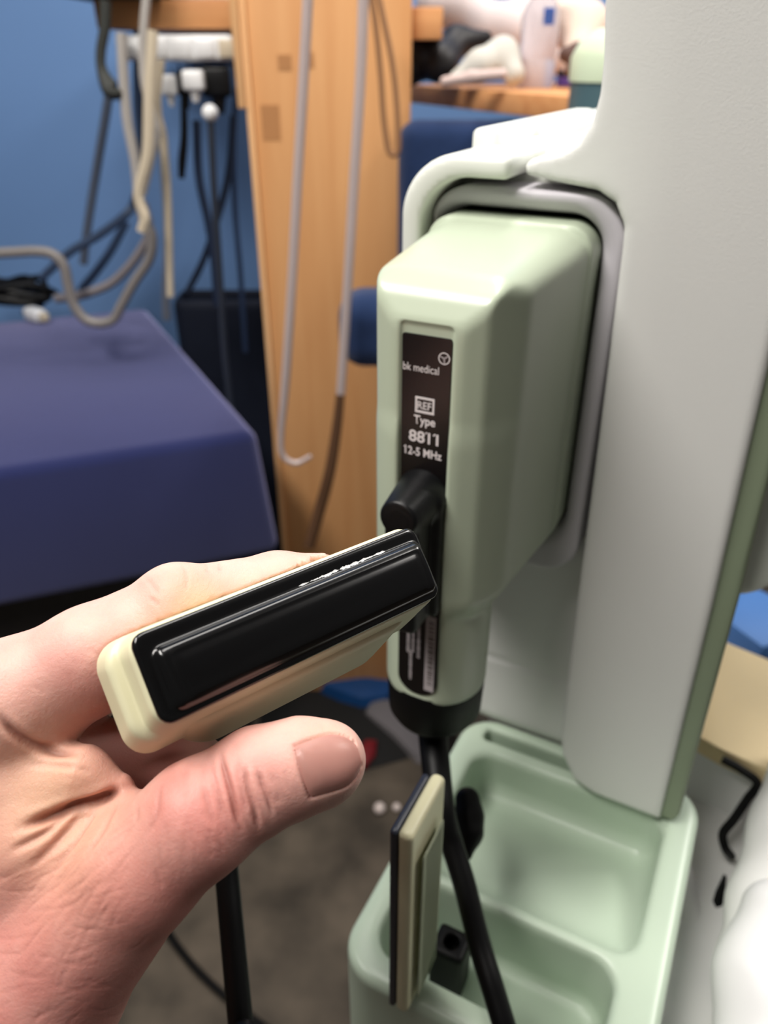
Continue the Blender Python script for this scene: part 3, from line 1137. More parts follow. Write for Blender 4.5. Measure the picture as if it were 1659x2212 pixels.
# sink the skin around the nail's rim and under it
rim = [base_p[i, j] for i in range(nu + 1) for j in range(nv + 1) if (i == 0 or j in (0, nv)) and base_p[i, j] is not None]
rim = np.array(rim)
dr = np.full(len(Ph), 1e9)
for p in rim:
    dr = np.minimum(dr, np.linalg.norm(Ph - p, axis=1))
disp -= 0.0006 * np.exp(-(dr / 0.0006) ** 2)
Ph = Ph + gh * disp[:, None]
hand_me = mesh_np('hand', Ph, Fh)


# skin tint: pinker at knuckles, thumb side and wrist, paler on the finger backs
def gau(p, s):
    return np.exp(-(np.linalg.norm(Ph - p, axis=1) / s) ** 2)


red = 0.16 + 0.55 * gau(A_(150, 2050, .165), .045) + 0.35 * gau(A_(330, 1930, .155), .03) + 0.35 * gau(A_(520, 1720, .16), .016) + 0.25 * gau(A_(395, 1270, .18), .007)
red += 0.5 * gau(A_(330, 1620, .2), .02) + 0.35 * gau(A_(170, 1480, .172), .014) + 0.2 * gau(A_(60, 2190, .17), .05)
yel = 0.5 * gau(A_(430, 1300, .18), .008) + 0.35 * gau(A_(60, 1700, .165), .014) + 0.3 * gau(A_(720, 1590, .165), .006) + 0.3 * gau(A_(120, 1790, .165), .018)
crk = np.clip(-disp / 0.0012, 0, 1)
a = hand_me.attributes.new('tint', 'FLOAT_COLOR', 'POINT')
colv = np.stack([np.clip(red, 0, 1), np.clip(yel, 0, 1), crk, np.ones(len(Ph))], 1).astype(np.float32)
a.data.foreach_set('color', colv.ravel())

M_skin = bpy.data.materials.new('skin')
M_skin.use_nodes = True
nt = M_skin.node_tree
bs = nt.nodes['Principled BSDF']
at_n = nt.nodes.new('ShaderNodeAttribute')
at_n.attribute_name = 'tint'
sep = nt.nodes.new('ShaderNodeSeparateColor')
nt.links.new(at_n.outputs['Color'], sep.inputs[0])
tc = nt.nodes.new('ShaderNodeTexCoord')


def noise(scale, detail=3, vec=None):
    n = nt.nodes.new('ShaderNodeTexNoise')
    n.inputs['Scale'].default_value = scale
    n.inputs['Detail'].default_value = detail
    nt.links.new(vec or tc.outputs['Object'], n.inputs['Vector'])
    return n.outputs['Fac']


def mixc(fac, a, b):
    n = nt.nodes.new('ShaderNodeMix')
    n.data_type = 'RGBA'
    for i, x in ((0, fac), (6, a), (7, b)):
        if isinstance(x, (tuple, float)):
            n.inputs[i].default_value = x
        else:
            nt.links.new(x, n.inputs[i])
    return n.outputs[2]


blot = nmath('ADD', sep.outputs[0], nmath('MULTIPLY', nmath('SUBTRACT', noise(90, 4), 0.5), 0.9), True)
c = mixc(blot, lin(224, 182, 169), lin(196, 130, 121))
c = mixc(nmath('MULTIPLY', sep.outputs[1], 1.0, True), c, lin(222, 186, 148))
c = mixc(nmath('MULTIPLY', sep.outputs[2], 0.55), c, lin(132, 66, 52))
nt.links.new(c, bs.inputs['Base Color'])
bs.inputs['Roughness'].default_value = 0.5
bs.inputs['Specular IOR Level'].default_value = 0.35
bs.inputs['Subsurface Weight'].default_value = 0.35
bs.inputs['Subsurface Radius'].default_value = (0.0032, 0.0012, 0.0007)
bs.inputs['Subsurface Scale'].default_value = 1.0
vo = nt.nodes.new('ShaderNodeTexVoronoi')
vo.feature = 'DISTANCE_TO_EDGE'
vo.inputs['Scale'].default_value = 1500
wv = nt.nodes.new('ShaderNodeMapping')
wv.inputs['Rotation'].default_value = (0.4, 0.3, 0.7)
wv.inputs['Scale'].default_value = (1.0, 0.55, 1.0)
nt.links.new(tc.outputs['Object'], wv.inputs['Vector'])
nt.links.new(wv.outputs['Vector'], vo.inputs['Vector'])
hgt = nmath('ADD', nmath('MULTIPLY', nmath('MINIMUM', vo.outputs['Distance'], 0.12), 1.0), nmath('MULTIPLY', noise(1200, 3), 0.5))
hgt = nmath('ADD', hgt, nmath('MULTIPLY', noise(140, 3, wv.outputs['Vector']), 1.6))
bp = nt.nodes.new('ShaderNodeBump')
bp.inputs['Strength'].default_value = 0.5
bp.inputs['Distance'].default_value = 0.0004
nt.links.new(hgt, bp.inputs['Height'])
nt.links.new(bp.outputs['Normal'], bs.inputs['Normal'])

hb = np.array(A_(85, 2135, .182))
hand = thing('hand', 'left hand pinching the cream probe between index finger and thumb', 'hand', hb)
v = np.empty(len(Ph) * 3, np.float32)
hand_me.vertices.foreach_set('co', (Ph - hb).astype(np.float32).ravel())
hand_me.update()
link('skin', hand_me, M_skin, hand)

# nail: a curved plate a little proud of the skin
M_nail = mat('nail', (214, 162, 150), 0.36, 0.5, 0.08, 120)
bs = M_nail.node_tree.nodes['Principled BSDF']
bs.inputs['Subsurface Weight'].default_value = 0.2
bs.inputs['Subsurface Radius'].default_value = (0.002, 0.001, 0.0006)
bm = bmesh.new()
grid = {}
gp = {k: p for k, p in base_p.items() if p is not None}
gk = list(gp)
gn = grad(f_hand0, np.array([gp[k] for k in gk]))
gn /= np.linalg.norm(gn, axis=1, keepdims=True)
nm = gn.mean(0)
nm /= np.linalg.norm(nm)
for k, g in zip(gk, gn):
    s, t = -1 + 2 * k[0] / nu, -1 + 2 * k[1] / nv
    e = max(abs(t) ** 4, (abs(s) ** 6 if s < 0 else 0))
    lift = 0.0005 * (1 - e) - 0.0002 * e
    g2 = g * 0.5 + nm * 0.5
    grid[k] = bm.verts.new(gp[k] + g2 * lift - hb)
for i in range(nu):
    for j in range(nv):
        ks = [(i, j), (i + 1, j), (i + 1, j + 1), (i, j + 1)]
        if all(k in grid for k in ks):
            try:
                bm.faces.new([grid[k] for k in ks])
            except ValueError:
                pass
bmesh.ops.solidify(bm, geom=bm.faces[:], thickness=0.0003)
link('thumb_nail', bm_mesh('thumb_nail', bm), M_nail, hand)

# ------------------------------------------------------------------ spare probe and rubber bits in the tray
SB = np.array([-0.072, 0.18, 0.882])
spare = thing('spare_probe', 'cream probe with dark grey face standing on the green tray rim', 'probe', SB[0] * UA + SB[1] * VA + np.array([0, 0, SB[2]]), -AZ)


def ssd(name, f, lo, hi, h, m):
    return sdf_obj(name, f, lo, hi, h, m, spare, SB)


def slant(P, f):
    return f


ssd('lens', lambda P: sd_box(P, (-0.0805, 0.1805, 0.9430), (0.0016, 0.0155, 0.0605), 0.0015), (-0.085, 0.16, 0.875), (-0.075, 0.2, 1.008), 0.0009, mat('slate_lens', (44, 48, 62), 0.35, 0.5))
ssd('head_shell', lambda P: sd_box(P, (-0.0758, 0.1815, 0.9430), (0.0031, 0.0165, 0.0610), 0.0026), (-0.08, 0.16, 0.875), (-0.065, 0.202, 1.008), 0.0011, M_cream)
ssd('handle', lambda P: sd_box(P, (-0.0718, 0.181, 0.938), (0.0018, 0.0105, 0.050), 0.0016), (-0.072, 0.165, 0.884), (-0.055, 0.2, 0.992), 0.0013, mat('olive_plastic', (160, 166, 140), 0.5))


def world_blob(name, label, cat, lst, k, h, m, flat=None, group=None):
    cs = [(at(x, y, d), r) for x, y, d, r in lst]

    def ff(P):
        o = None
        for (a, ra), (b, rb) in zip(cs, cs[1:]):
            q = sd_cone(P, a, b, ra, rb)
            o = q if o is None else smin(o, q, k)
        return o
    A = np.array([c[0] for c in cs])
    mr = max(c[1] for c in cs) + 0.006
    P, F = sdf_verts(ff, A.min(0) - mr, A.max(0) + mr, h, 2)
    o = A.mean(0)
    ob = link(name, mesh_np(name, P - o, F), m)
    ob.location = o
    return tag(ob, label, cat, group)


world_blob('rubber_clip', 'black rubber clip standing in the back bowl of the green tray', 'clip', [(1010, 1728, .40, .0065), (1014, 1765, .395, .0068), (1016, 1800, .39, .0058), (1008, 1845, .385, .003)], 0.004, 0.0012, M_black)
PLC = loc_uv(on_z(972, 2078, 0.858))


def f_plug(P):
    Q = P - np.array([PLC[0], PLC[1], 0])
    f = sd_box(Q, (0, 0, 0.8575), (0.0085, 0.0080, 0.0185), 0.0025)
    return smax(f, -(np.hypot(np.hypot(Q[:, 0], Q[:, 1]) - 0.0, 0) * 1.0 - 0.0040 + np.maximum(0.868 - Q[:, 2], 0)), 0.001)


pP, pF = sdf_verts(f_plug, (PLC[0] - 0.014, PLC[1] - 0.014, 0.832), (PLC[0] + 0.014, PLC[1] + 0.014, 0.882), 0.001)
pc = np.array([PLC[0], PLC[1], 0.839])
po = link('rubber_plug', mesh_np('rubber_plug', pP - pc, pF), M_black)
po.location = pc[0] * UA + pc[1] * VA + np.array([0, 0, pc[2]])
po.rotation_euler = (0, 0, -AZ)
tag(po, 'short black rubber plug lying in the front slot of the green tray', 'plug')

# ------------------------------------------------------------------ wooden bench behind
YB = 1.30
bench = thing('workbench', 'tall pine workbench with an upright panel and shelves', 'workbench', (-0.08, YB + 0.2, 0))


def bl(p):
    return np.asarray(p) - np.array([-0.08, YB + 0.2, 0])


def bbox(name, lo, hi, m, bevel=0.002, parent=None):
    return box_obj(name, bl(lo), bl(hi), m, parent or bench, bevel)


bbox('side_panel', (-0.196, YB, 0), (0.040, YB + 0.022, 1.60), M_wood)
bbox('edge_strip', (-0.2055, YB - 0.006, 0), (-0.1965, YB + 0.03, 1.60), M_woodl)
bbox('cleat', (-0.217, YB - 0.012, 1.182), (-0.206, YB + 0.03, 1.60), M_woodl)
for kx, ky, w, h_ in ((615, 135, 0.010, 0.010), (668, 130, 0.007, 0.010), (585, 265, 0.014, 0.024)):
    p = on_y(kx, ky, YB)
    bbox('knot', (p[0] - w, YB - 0.0006, p[2] - h_), (p[0] + w, YB + 0.002, p[2] + h_), mat('knot_wood', (180, 126, 78), 0.6), 0.0)
bbox('top_board', (-0.436, YB + 0.08, 1.285), (-0.2065, 1.899, 1.322), M_woodh)
# right-hand shelf, its front edge running towards the viewer
s0, s1 = on_z(1240, 208, 1.205), on_z(905, 184, 1.205)
dirv = (s1 - s0)[:2] / np.linalg.norm((s1 - s0)[:2])
nrm = np.array([-dirv[1], dirv[0]])
if nrm[1] < 0:
    nrm = -nrm
s1 = np.array([*(s0[:2] + dirv * 0.52), 1.205])
sh = [s0[:2], s1[:2], s1[:2] + nrm * 0.5, s0[:2] + nrm * 0.5]
prism('shelf', [bl((p[0], p[1], 0))[:2] for p in sh], 1.176, 1.205, M_woodh, bench, 0.002)
lg = s0[:2] + nrm * 0.42 + dirv * 0.04
bbox('leg', (lg[0] - 0.02, lg[1] - 0.02, 0), (lg[0] + 0.02, lg[1] + 0.02, 1.176), M_wood)
bbox('cross_block', (0.041, YB + 0.02, 1.27), (0.085, YB + 0.10, 1.31), M_woodh)

# equipment on the left board, only its underside shows
t = box_obj('dark_case', (-0.47, YB + 0.02, 1.3225), (-0.33, YB + 0.40, 1.40), M_dark, None, 0.006)
tag(t, 'dark case standing on the left end of the pine board', 'case')
t = box_obj('white_case', (-0.325, YB + 0.10, 1.3225), (-0.2135, YB + 0.40, 1.38), M_white, None, 0.006)
tag(t, 'white case on the pine board next to the upright panel', 'case')

# power strip under the board
PSY = YB + 0.06
psb = on_y(255, 135, PSY)
pst = on_y(497, 75, PSY)
strip = thing('power_strip', 'white power strip fixed under the pine board', 'power strip', (psb[0], PSY + 0.02, psb[2]))
psl = lambda p: np.asarray(p) - np.array([psb[0], PSY + 0.02, psb[2]])
box_obj('body', psl((psb[0], PSY, psb[2] + 0.002)), psl((pst[0], PSY + 0.045, pst[2])), M_white, strip, 0.006, 3)
for i in range(5):
    x0 = psb[0] + 0.012 + i * 0.036
    box_obj('outlet', psl((x0, PSY - 0.004, psb[2] + 0.006)), psl((x0 + 0.029, PSY + 0.01, pst[2] - 0.006)), M_white if i < 4 else M_beige, strip, 0.003)


def plug(name, x, y, w, h_, Y, m, label, cat, M2=None, cordpts=None):
    p = on_y(x, y, Y)
    o = thing(name, label, cat, p)
    box_obj('body', (-w, -w * 0.8, -h_), (w, w * 0.8, h_ * 0.6), m, o, min(w, h_) * 0.35, 3)
    lathe('relief', [(w * 0.55, 0), (w * 0.3, -h_ * 0.9)], m, o, Matrix.Translation((0, 0, -h_ * 0.95)), 12)
    for s in (-1, 1):
        box_obj('pin', (s * w * 0.45 - 0.0008, -0.003, h_ * 0.6), (s * w * 0.45 + 0.0008, 0.003, h_ * 0.6 + 0.008), M_dark, o)
    return o


plug('mains_plug', 365, 178, 0.012, 0.018, PSY + 0.012, M_white, 'white slim mains plug hanging from the strip, left of the black adapter', 'plug')
plug('mains_plug', 418, 168, 0.017, 0.018, PSY + 0.005, M_white, 'white rounded mains plug under the right part of the power strip', 'plug')
plug('mains_adapter', 398, 172, 0.012, 0.022, PSY + 0.03, M_blackp, 'narrow black adapter between the two white plugs', 'adapter')
plug('mains_adapter', 468, 166, 0.024, 0.028, PSY + 0.03, M_blackp, 'wide black adapter at the end of the strip by the pine panel', 'adapter')


def ball(name, label, cat, x, y, Y, r, m, parent=None, sq=(1, 1, 1)):
    bm = bmesh.new()
    bmesh.ops.create_uvsphere(bm, u_segments=16, v_segments=10, radius=r)
    for v_ in bm.verts:
        v_.co = Vector((v_.co.x * sq[0], v_.co.y * sq[1], v_.co.z * sq[2]))
    o = link(name, bm_mesh(name, bm), m)
    o.location = on_y(x, y, Y)
    return tag(o, label, cat)


# hanging cables: (pixels, distance into the room, radius, material, label)
def cable(lab, pts, Y, r, m, cat='cable', group=None, name='cable'):
    P = [on_y(p[0], p[1], p[2] if len(p) > 2 else Y) for p in pts]
    o0 = P[0]
    o = tube(name, [p - o0 for p in P], r, m)
    o.location = o0
    return tag(o, lab, cat, group)


WY = 1.42
t = cable('white ball-ended black lead hanging under the power strip', [(455, 255), (463, 420), (475, 600), (485, 760), (500, 900), (510, 1000)], YB + 0.03, 0.006, mat('slate_lead', (40, 46, 58), 0.5), name='ball_lead')
bm = bmesh.new()
bmesh.ops.create_uvsphere(bm, u_segments=18, v_segments=12, radius=0.0125)
e = link('ball_end', bm_mesh('ball_end', bm), M_white, t)
e.location = (on_y(454, 244, YB + 0.03) - on_y(455, 255, YB + 0.03))
cable('pale grey cable from the strip\'s left end bending into the knot', [(262, 70), (266, 150), (275, 260), (292, 350), (300, 430), (303, 445)], PSY - 0.03, 0.0078, M_grey)
cable('dark cable with a drooping bulge left of the power strip', [(228, 0), (226, 60), (218, 110), (220, 150), (238, 190), (252, 196), (255, 190)], PSY - 0.035, [0.0085, 0.008, 0.0075, 0.008, 0.014, 0.012, 0.004], mat('olive_cable', (52, 54, 50), 0.6))
cable('slate cable dropping along the blue wall, leftmost of all', [(240, 170), (228, 250), (213, 340), (200, 420), (188, 500), (180, 570)], 1.7, 0.009, M_greyd)
cable('pale cable crossing in front of the pine board edge', [(335, -300), (318, -30), (312, 40), (308, 110), (312, 180), (330, 250), (340, 290), (330, 330), (318, 380), (308, 420)], PSY - 0.05, 0.0062, M_grey)
cable('thin cream cable forking beside the white slim plug', [(348, 130), (340, 200), (342, 250), (352, 290), (358, 360), (362, 420), (365, 520), (368, 640)], PSY - 0.02, 0.0062, M_beige)
cable('grey cable looping down from the knot onto the blue table', [(303, 430), (310, 470), (328, 510), (322, 560), (290, 610), (262, 660), (245, 690), (215, 698), (185, 690), (160, 660), (148, 620), (138, 575), (115, 550), (80, 543), (30, 545), (-60, 550)], 1.36, 0.0088, mat('ash_cable', (132, 126, 122), 0.5))
cable('second ash cable sweeping from the knot to the left', [(310, 440), (322, 500), (305, 540), (275, 580), (240, 612), (200, 630), (165, 640), (120, 645)], 1.42, 0.0085, mat('taupe_cable', (128, 122, 124), 0.5))
cable('short pale braided lead inside the cable knot', [(330, 66), (322, 200), (318, 330), (300, 410), (302, 440), (312, 470), (306, 500)], PSY - 0.08, 0.008, M_beige)
cable('slate cable slanting from the knot to the lower left', [(300, 64, 1.44), (298, 220, 1.46), (306, 340, 1.5), (292, 430), (270, 465), (210, 510), (150, 545), (90, 600)], 1.62, 0.0085, mat('ink_cable', (58, 74, 100), 0.5))
cable('ink blue cable falling behind the slanting one', [(272, 480), (240, 540), (205, 590), (180, 620), (170, 640)], 1.7, 0.009, mat('ink_cable_dark', (50, 66, 92), 0.5))
cable('dull grey cable straight down right of the knot', [(352, 300), (356, 380), (362, 470), (362, 560), (358, 640), (360, 690)], 1.5, 0.0085, mat('pewter_cable', (112, 118, 130), 0.5))
cable('black lead with a brown tip below the narrow adapter', [(396, 200), (398, 250), (398, 300), (394, 345), (392, 385)], PSY + 0.03, [0.005, 0.006, 0.0068, 0.0075, 0.0055], M_blackp)
cable('dark blue lead crossing behind the ball-ended lead', [(425, 260), (430, 380), (450, 480), (462, 560), (470, 660)], 1.6, 0.0085, mat('night_cable', (40, 54, 80), 0.5))
cable('black cable falling beside the pine edge strip', [(505, 250), (495, 370), (470, 470), (440, 560), (405, 630)], 1.62, 0.0075, mat('soot_cable', (36, 46, 66), 0.5))
cable('thin dark cable close to the pine edge strip', [(512, 190), (505, 300), (508, 450), (520, 600), (530, 760)], 1.66, 0.006, mat('coal_cable', (46, 62, 92), 0.5))

# milky tubes hanging in front of the bench
cable('milky plastic tube hanging in front of the panel, left one of two', [(690, -520), (667, -40), (655, 180), (642, 400), (630, 620), (617, 820), (607, 940), (612, 985), (640, 1000), (672, 985)], 0.98, [.0062, .0062, .0062, .0062, .0062, .0062, .0048, .0042, .0036, .003], M_tubing, 'tube', name='plastic_tube')
cable('milky plastic tube hanging in front of the panel, right one of two', [(800, -520), (786, -40), (778, 180), (764, 400), (752, 600), (742, 760), (736, 850)], 0.98, 0.0062, M_tubing, 'tube', name='plastic_tube')
cable('dark brown cord continuing below the right milky tube', [(737, 830), (728, 920), (712, 1020), (688, 1110), (668, 1180)], 1.02, [0.006, 0.0075, 0.0085, 0.009, 0.0085], M_rope, 'rope', name='hanging_rope')
cable('brown looped cord hanging near the panel\'s right edge', [(800, -20), (812, 60), (822, 160), (828, 250), (838, 320), (850, 334), (860, 320), (858, 240), (848, 140), (826, 30), (815, -20)], 1.2, 0.0042, mat('tan_cord', (150, 108, 74), 0.7), 'cord', name='looped_cord')

# ------------------------------------------------------------------ table under a blue cloth
c0, c1 = np.array([-0.195, 1.085]), np.array([-0.55, 1.77])
dl = np.array([-0.935, -0.355])
tab = [c0, c0 + dl * 1.0, c1 + dl * 1.0 + np.array([0, 0.0]), c1]
cen = sum(tab) / 4
tb = thing('cloth_table', 'low table covered with a deep blue cloth against the wall', 'table', (cen[0], cen[1], 0))
tl = [p - cen for p in tab]
prism('cloth', [p * 1.035 for p in tl], 0.53, 0.75, M_cloth, tb, 0.018, 4, top=tl)
prism('body', [p * 0.9 for p in tl], 0.05, 0.6, M_dark, tb, 0.004)  # dark block added to stand for the shaded void under the cloth
for p in tl:
    q = p * 0.88
    box_obj('leg', (q[0] - 0.02, q[1] - 0.02, 0), (q[0] + 0.02, q[1] + 0.02, 0.06), M_dark, tb, 0.003)

# dark box filling the dark area between the table and the bench panel
bp0 = on_y(470, 640, 1.78)
nP, nF = sdf_verts(lambda P: smax(sd_box(P, (0, 0, 0.0), (0.145, 0.055, bp0[2] / 2), 0.03), -sd_box(P, (0, 0, 0.3), (0.13, 0.042, bp0[2] / 2), 0.02), 0.006), (-0.16, -0.07, -0.45), (0.16, 0.07, 0.45), 0.006, 2)
nb_ = link('dark_box', mesh_np('dark_box', nP + [0, 0, bp0[2] / 2], nF), mat('midnight_plastic', (24, 30, 46), 0.7, 0.3))
nb_.location = (bp0[0] + 0.035, 1.83, 0)
tag(nb_, 'dark navy box against the blue wall between the cloth table and the pine panel', 'bin')

# bits on the table
def heap(name, label, cat, pts, r, m):
    o0 = np.asarray(pts[0])
    o = tube(name, [np.asarray(p) - o0 for p in pts], r, m)
    o.location = o0
    return tag(o, label, cat)


hp = []
for k in range(34):
    a = k * 1.15
    ctr2 = on_z(20, 655, 0.77)
    hp.append(ctr2 + np.array([0.085 * math.cos(a) * (0.5 + 0.5 * random.random()) * 1.3, 0.045 * math.sin(a) * (0.5 + 0.5 * random.random()), -0.008 + 0.06 * random.random()]))
heap('coiled_cable', 'tangled black cable heaped on the far edge of the blue table', 'cable', hp, 0.0075, M_cable)
wp = on_z(78, 680, 0.765)
o = thing('cable_plug', 'cream plug lying by the black cable heap on the table', 'plug', wp, R(-35))
box_obj('body', (-0.03, -0.014, -0.014), (0.022, 0.014, 0.014), M_white, o, 0.008, 3)
box_obj('collar', (0.022, -0.009, -0.009), (0.036, 0.009, 0.009), M_beige, o, 0.003)
for s in (-1, 1):
    box_obj('pin', (-0.044, s * 0.006 - 0.001, -0.003), (-0.03, s * 0.006 + 0.001, 0.003), M_dark, o)

# ------------------------------------------------------------------ chair with a navy roll behind the connector
def f_roll(P):
    return sd_box(P, (0, 0, 0), (0.155, 0.045, 0.052), 0.036)


rp = on_y(745, 722, 1.02)
ch = thing('padded_chair', 'navy padded armchair behind the green plug, its rolled arm showing', 'chair', (rp[0] + 0.14, 1.16, 0))
rP, rF = sdf_verts(f_roll, (-0.17, -0.055, -0.06), (0.17, 0.055, 0.06), 0.004, 2)
arm = link('armrest', mesh_np('armrest', rP, rF), M_navy, ch)
arm.location = (rp[0] + 0.145 - (rp[0] + 0.14), 1.02 + 0.045 - 1.16, rp[2] - 0.004)
bP, bF = sdf_verts(lambda P: sd_box(P, (0, 0, 0), (0.18, 0.035, 0.20), 0.03), (-0.19, -0.045, -0.21), (0.19, 0.045, 0.21), 0.006, 2)
bk = link('backrest', mesh_np('backrest', bP, bF), M_navy, ch)
bk.location = (0.115, 0.12, 0.968)
bk.rotation_euler = (R(-8), 0, 0)
sP, sF = sdf_verts(lambda P: sd_box(P, (0, 0, 0), (0.17, 0.17, 0.045), 0.035), (-0.18, -0.18, -0.055), (0.18, 0.18, 0.055), 0.006, 2)
st = link('seat', mesh_np('seat', sP, sF), M_navy, ch)
st.location = (0.16, 0.02, 0.45)
for sx in (0.04, 0.28):
    for sy in (-0.12, 0.15):
        box_obj('leg', (sx - 0.012, sy - 0.012, 0), (sx + 0.012, sy + 0.012, 0.43), M_dark, ch, 0.002)
box_obj('arm_post', (0.10, -0.115, 0.43), (0.13, -0.085, rp[2] - 0.03), M_dark, ch, 0.003)

# ------------------------------------------------------------------ things on the right-hand shelf
ZS = 1.2055


def shelf_pt(x, y):
    return on_z(x, y, ZS)


sx = lambda a, b, z=ZS: np.array([*(s0[:2] + dirv * a + nrm * b), z])
world_blob('dark_bundle', "dark tangle of leads at the shelf's left end", 'bundle', [(880, 150, 1.22, .026), (915, 120, 1.22, .030), (950, 135, 1.2, .026), (985, 90, 1.22, .022), (1050, 82, 1.22, .010)], 0.012, 0.004, M_dark)
world_blob('white_bag', 'large white plastic bag slumped over the dark tangle', 'bag', [(935, 10, 1.36, .030), (1000, 20, 1.36, .036), (1060, 60, 1.34, .034), (1110, 62, 1.33, .036), (1170, 20, 1.36, .042), (1180, 120, 1.36, .036)], 0.02, 0.005, M_lav)
world_blob('pale_cloth', 'pale folded cloth on the shelf in front of the white bag', 'cloth', [(985, 168, 1.17, .010), (1035, 142, 1.17, .021), (1085, 120, 1.18, .024), (1110, 160, 1.17, .016)], 0.012, 0.004, mat('pale_cloth_grey', (190, 188, 180), 0.9))
world_blob('pink_roll', 'thin pinkish roll lying along the shelf before the pale cloth', 'roll', [(960, 176, 1.12, .0065), (1020, 166, 1.11, .008), (1085, 160, 1.10, .007)], 0.006, 0.003, mat('pink_paper', (206, 184, 178), 0.8))
world_blob('cream_bundle', 'cream bundle on the shelf behind the clear bottle', 'bundle', [(1225, 50, 1.24, .036), (1262, 60, 1.22, .036), (1250, 135, 1.2, .024)], 0.015, 0.005, mat('cream_wrap', (222, 200, 184), 0.8))
world_blob('brown_pouch', 'dark brown pouch between the clear bottle and the green jar', 'pouch', [(1222, 118, 1.1, .010), (1248, 112, 1.1, .012), (1240, 150, 1.1, .012)], 0.006, 0.003, mat('brown_leather', (84, 56, 46), 0.7))
# clear bottle with a blue label
bp_ = on_z(1155, 190, ZS)
bo = thing('clear_bottle', 'clear plastic bottle with a small blue label on the shelf', 'bottle', bp_)
lathe('body', [(0.0, 0.0), (0.025, 0.0), (0.029, 0.005), (0.029, 0.034), (0.0265, 0.040), (0.029, 0.047), (0.029, 0.098), (0.023, 0.112), (0.017, 0.120)], M_clear, bo, None, 28)
lathe('neck', [(0.018, 0.120), (0.019, 0.122), (0.019, 0.142), (0.0, 0.143)], M_clear, bo, None, 24)
bm = bmesh.new()
vsl = []
for k in range(7):
    a = R(-92 + 36 * k / 6)
    vsl.append((bm.verts.new((0.0296 * math.cos(a), 0.0296 * math.sin(a), 0.084)), bm.verts.new((0.0296 * math.cos(a), 0.0296 * math.sin(a), 0.106))))
for p, q in zip(vsl, vsl[1:]):
    bm.faces.new((p[0], q[0], q[1], p[1]))
bmesh.ops.solidify(bm, geom=bm.faces[:], thickness=0.0004)
link('label', bm_mesh('label', bm), mat('blue_label', (92, 128, 206), 0.5), bo)
# purple box and green-topped jar at the shelf's end
o = thing('purple_box', 'small purple box with a black lid next to the clear bottle', 'box', on_z(1222, 186, ZS))
box_obj('body', (-0.014, -0.012, 0), (0.014, 0.012, 0.014), mat('violet_card', (112, 90, 190), 0.6), o, 0.001)
box_obj('lid', (-0.0145, -0.0125, 0.014), (0.0145, 0.0125, 0.024), M_dark, o, 0.001)
jp = on_y(1330, 250, 0.86)
o = thing('green_jar', 'tall teal jar with a pale green domed lid behind the column', 'jar', (jp[0] + 0.018, jp[1] + 0.05, 0.0))
lathe('body', [(0.0, 0.0), (0.052, 0.0), (0.055, 0.01), (0.055, jp[2] + 0.028), (0.0, jp[2] + 0.028)], mat('teal_plastic', (76, 104, 112), 0.5), o, None, 28)
lathe('lid', [(0.0, 0.0), (0.057, 0.0), (0.057, 0.022), (0.050, 0.035), (0.034, 0.046), (0.0, 0.052)], mat('mint_lid', (206, 220, 190), 0.4), o, Matrix.Translation((0, 0, jp[2] + 0.0285)), 28)

# ------------------------------------------------------------------ things on the floor
def floor_sheet(name, label, cat, pts, h0, m):
    q = [on_z(x, y, 0.0) for x, y in pts]
    c_ = sum(q) / len(q)
    bm = bmesh.new()
    n = len(q)
    lo_ = [bm.verts.new((p[0] - c_[0], p[1] - c_[1], 0.001)) for p in q]
    hi_ = [bm.verts.new(((p[0] - c_[0]) * 0.9, (p[1] - c_[1]) * 0.9, h0 * random.uniform(0.6, 1.2))) for p in q]
    top_ = bm.verts.new((0, 0, h0 * 1.3))
    for i in range(n):
        bm.faces.new((lo_[i], lo_[(i + 1) % n], hi_[(i + 1) % n], hi_[i]))
        bm.faces.new((hi_[i], hi_[(i + 1) % n], top_))
    bm.faces.new(lo_[::-1])
    o = link(name, bm_mesh(name, bm), m)
    o.location = (c_[0], c_[1], 0)
    return tag(o, label, cat)


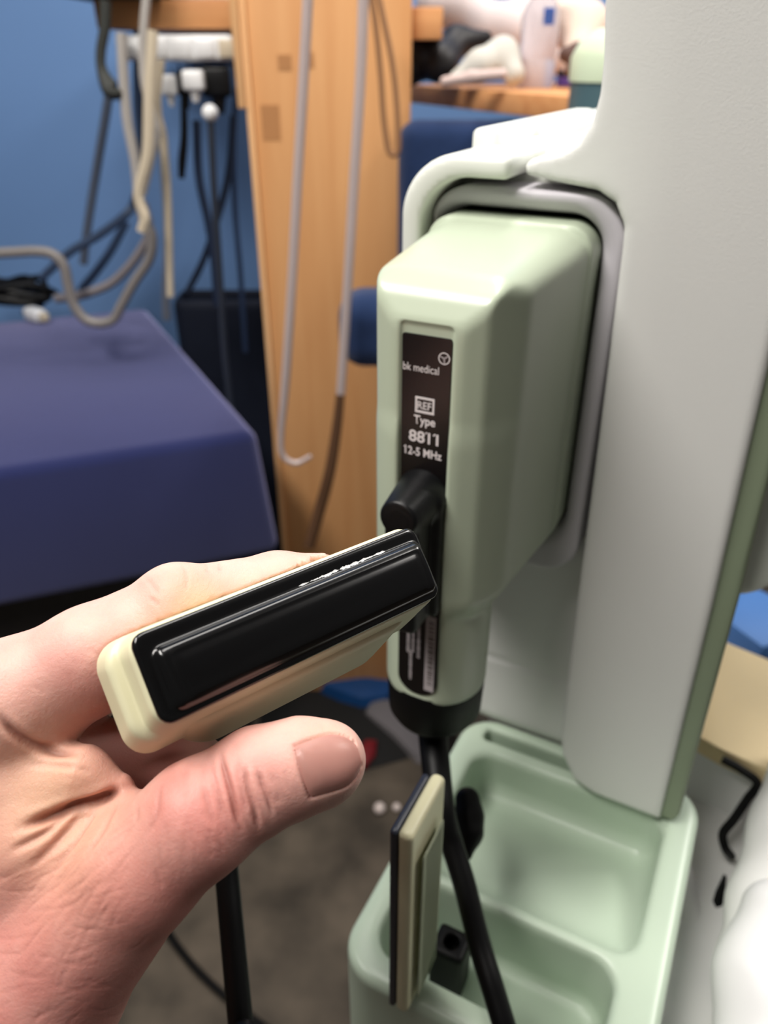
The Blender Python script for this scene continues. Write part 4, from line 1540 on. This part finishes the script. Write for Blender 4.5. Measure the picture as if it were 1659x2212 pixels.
floor_sheet('blue_sheet', 'crumpled blue plastic sheet on the floor beyond the thumb', 'sheet', [(690, 1500), (740, 1470), (800, 1440), (850, 1440), (880, 1490), (840, 1530), (780, 1535), (730, 1520)], 0.035, M_blue)
floor_sheet('grey_rag', 'grey rag on the floor below the blue sheet', 'rag', [(785, 1545), (810, 1500), (850, 1510), (900, 1580), (940, 1650), (900, 1650), (850, 1600)], 0.02, mat('grey_rag_cloth', (104, 100, 102), 0.9))
floor_sheet('red_cap', 'small red object on the floor right of the thumb tip', 'cap', [(765, 1650), (790, 1610), (815, 1610), (812, 1640), (790, 1665)], 0.02, M_red)
floor_sheet('floor_shade', 'dark floor mat under the cloth table\'s right side', 'shadow', [(560, 1540), (640, 1400), (900, 1400), (930, 1600), (880, 1640), (700, 1690), (560, 1640)], 0.006, mat('floor_shade_black', (15, 14, 13), 0.9))  # near-black sheet stands in for the shadow on the floor here
for i, (x, y, r_) in enumerate(((820, 1746, 0.011), (857, 1744, 0.008))):
    bm = bmesh.new()
    bmesh.ops.create_icosphere(bm, subdivisions=3, radius=r_)
    o = link('paper_ball', bm_mesh('paper_ball', bm), mat('pale_ball', (210, 196, 190), 0.7))
    p = on_z(x, y, r_)
    o.location = p
    tag(o, ('dull round bead on the floor, farther from the tray', 'bright white bead on the floor beside the grey face of the spare probe')[i], 'bead', 'beads on the floor')
cable('thin dark cable lying diagonally on the concrete floor', [], 1, 1, M_black) if False else None
fc = [on_z(x, y, 0.006) for x, y in ((330, 1960), (380, 2040), (440, 2110), (520, 2180), (600, 2240))]
heap('floor_cable', 'thin black cable lying diagonally on the concrete floor', 'cable', fc, 0.006, M_cable)

# right edge, beyond the column
t = prism('blue_crate', [on_z(x, y, 0.70)[:2] for x, y in ((1560, 1330), (1600, 1280), (1700, 1330), (1720, 1400), (1640, 1430), (1560, 1370))], 0.0, 0.72, mat('drape_blue', (70, 116, 178), 0.6), None, 0.01, 2)
tag(t, 'blue plastic crate standing beyond the column\'s green edge', 'crate')

for o in SC.objects:
    if o.type == 'MESH' and o.parent is None and 'category' not in o and 'kind' not in o:
        print('untagged', o.name)
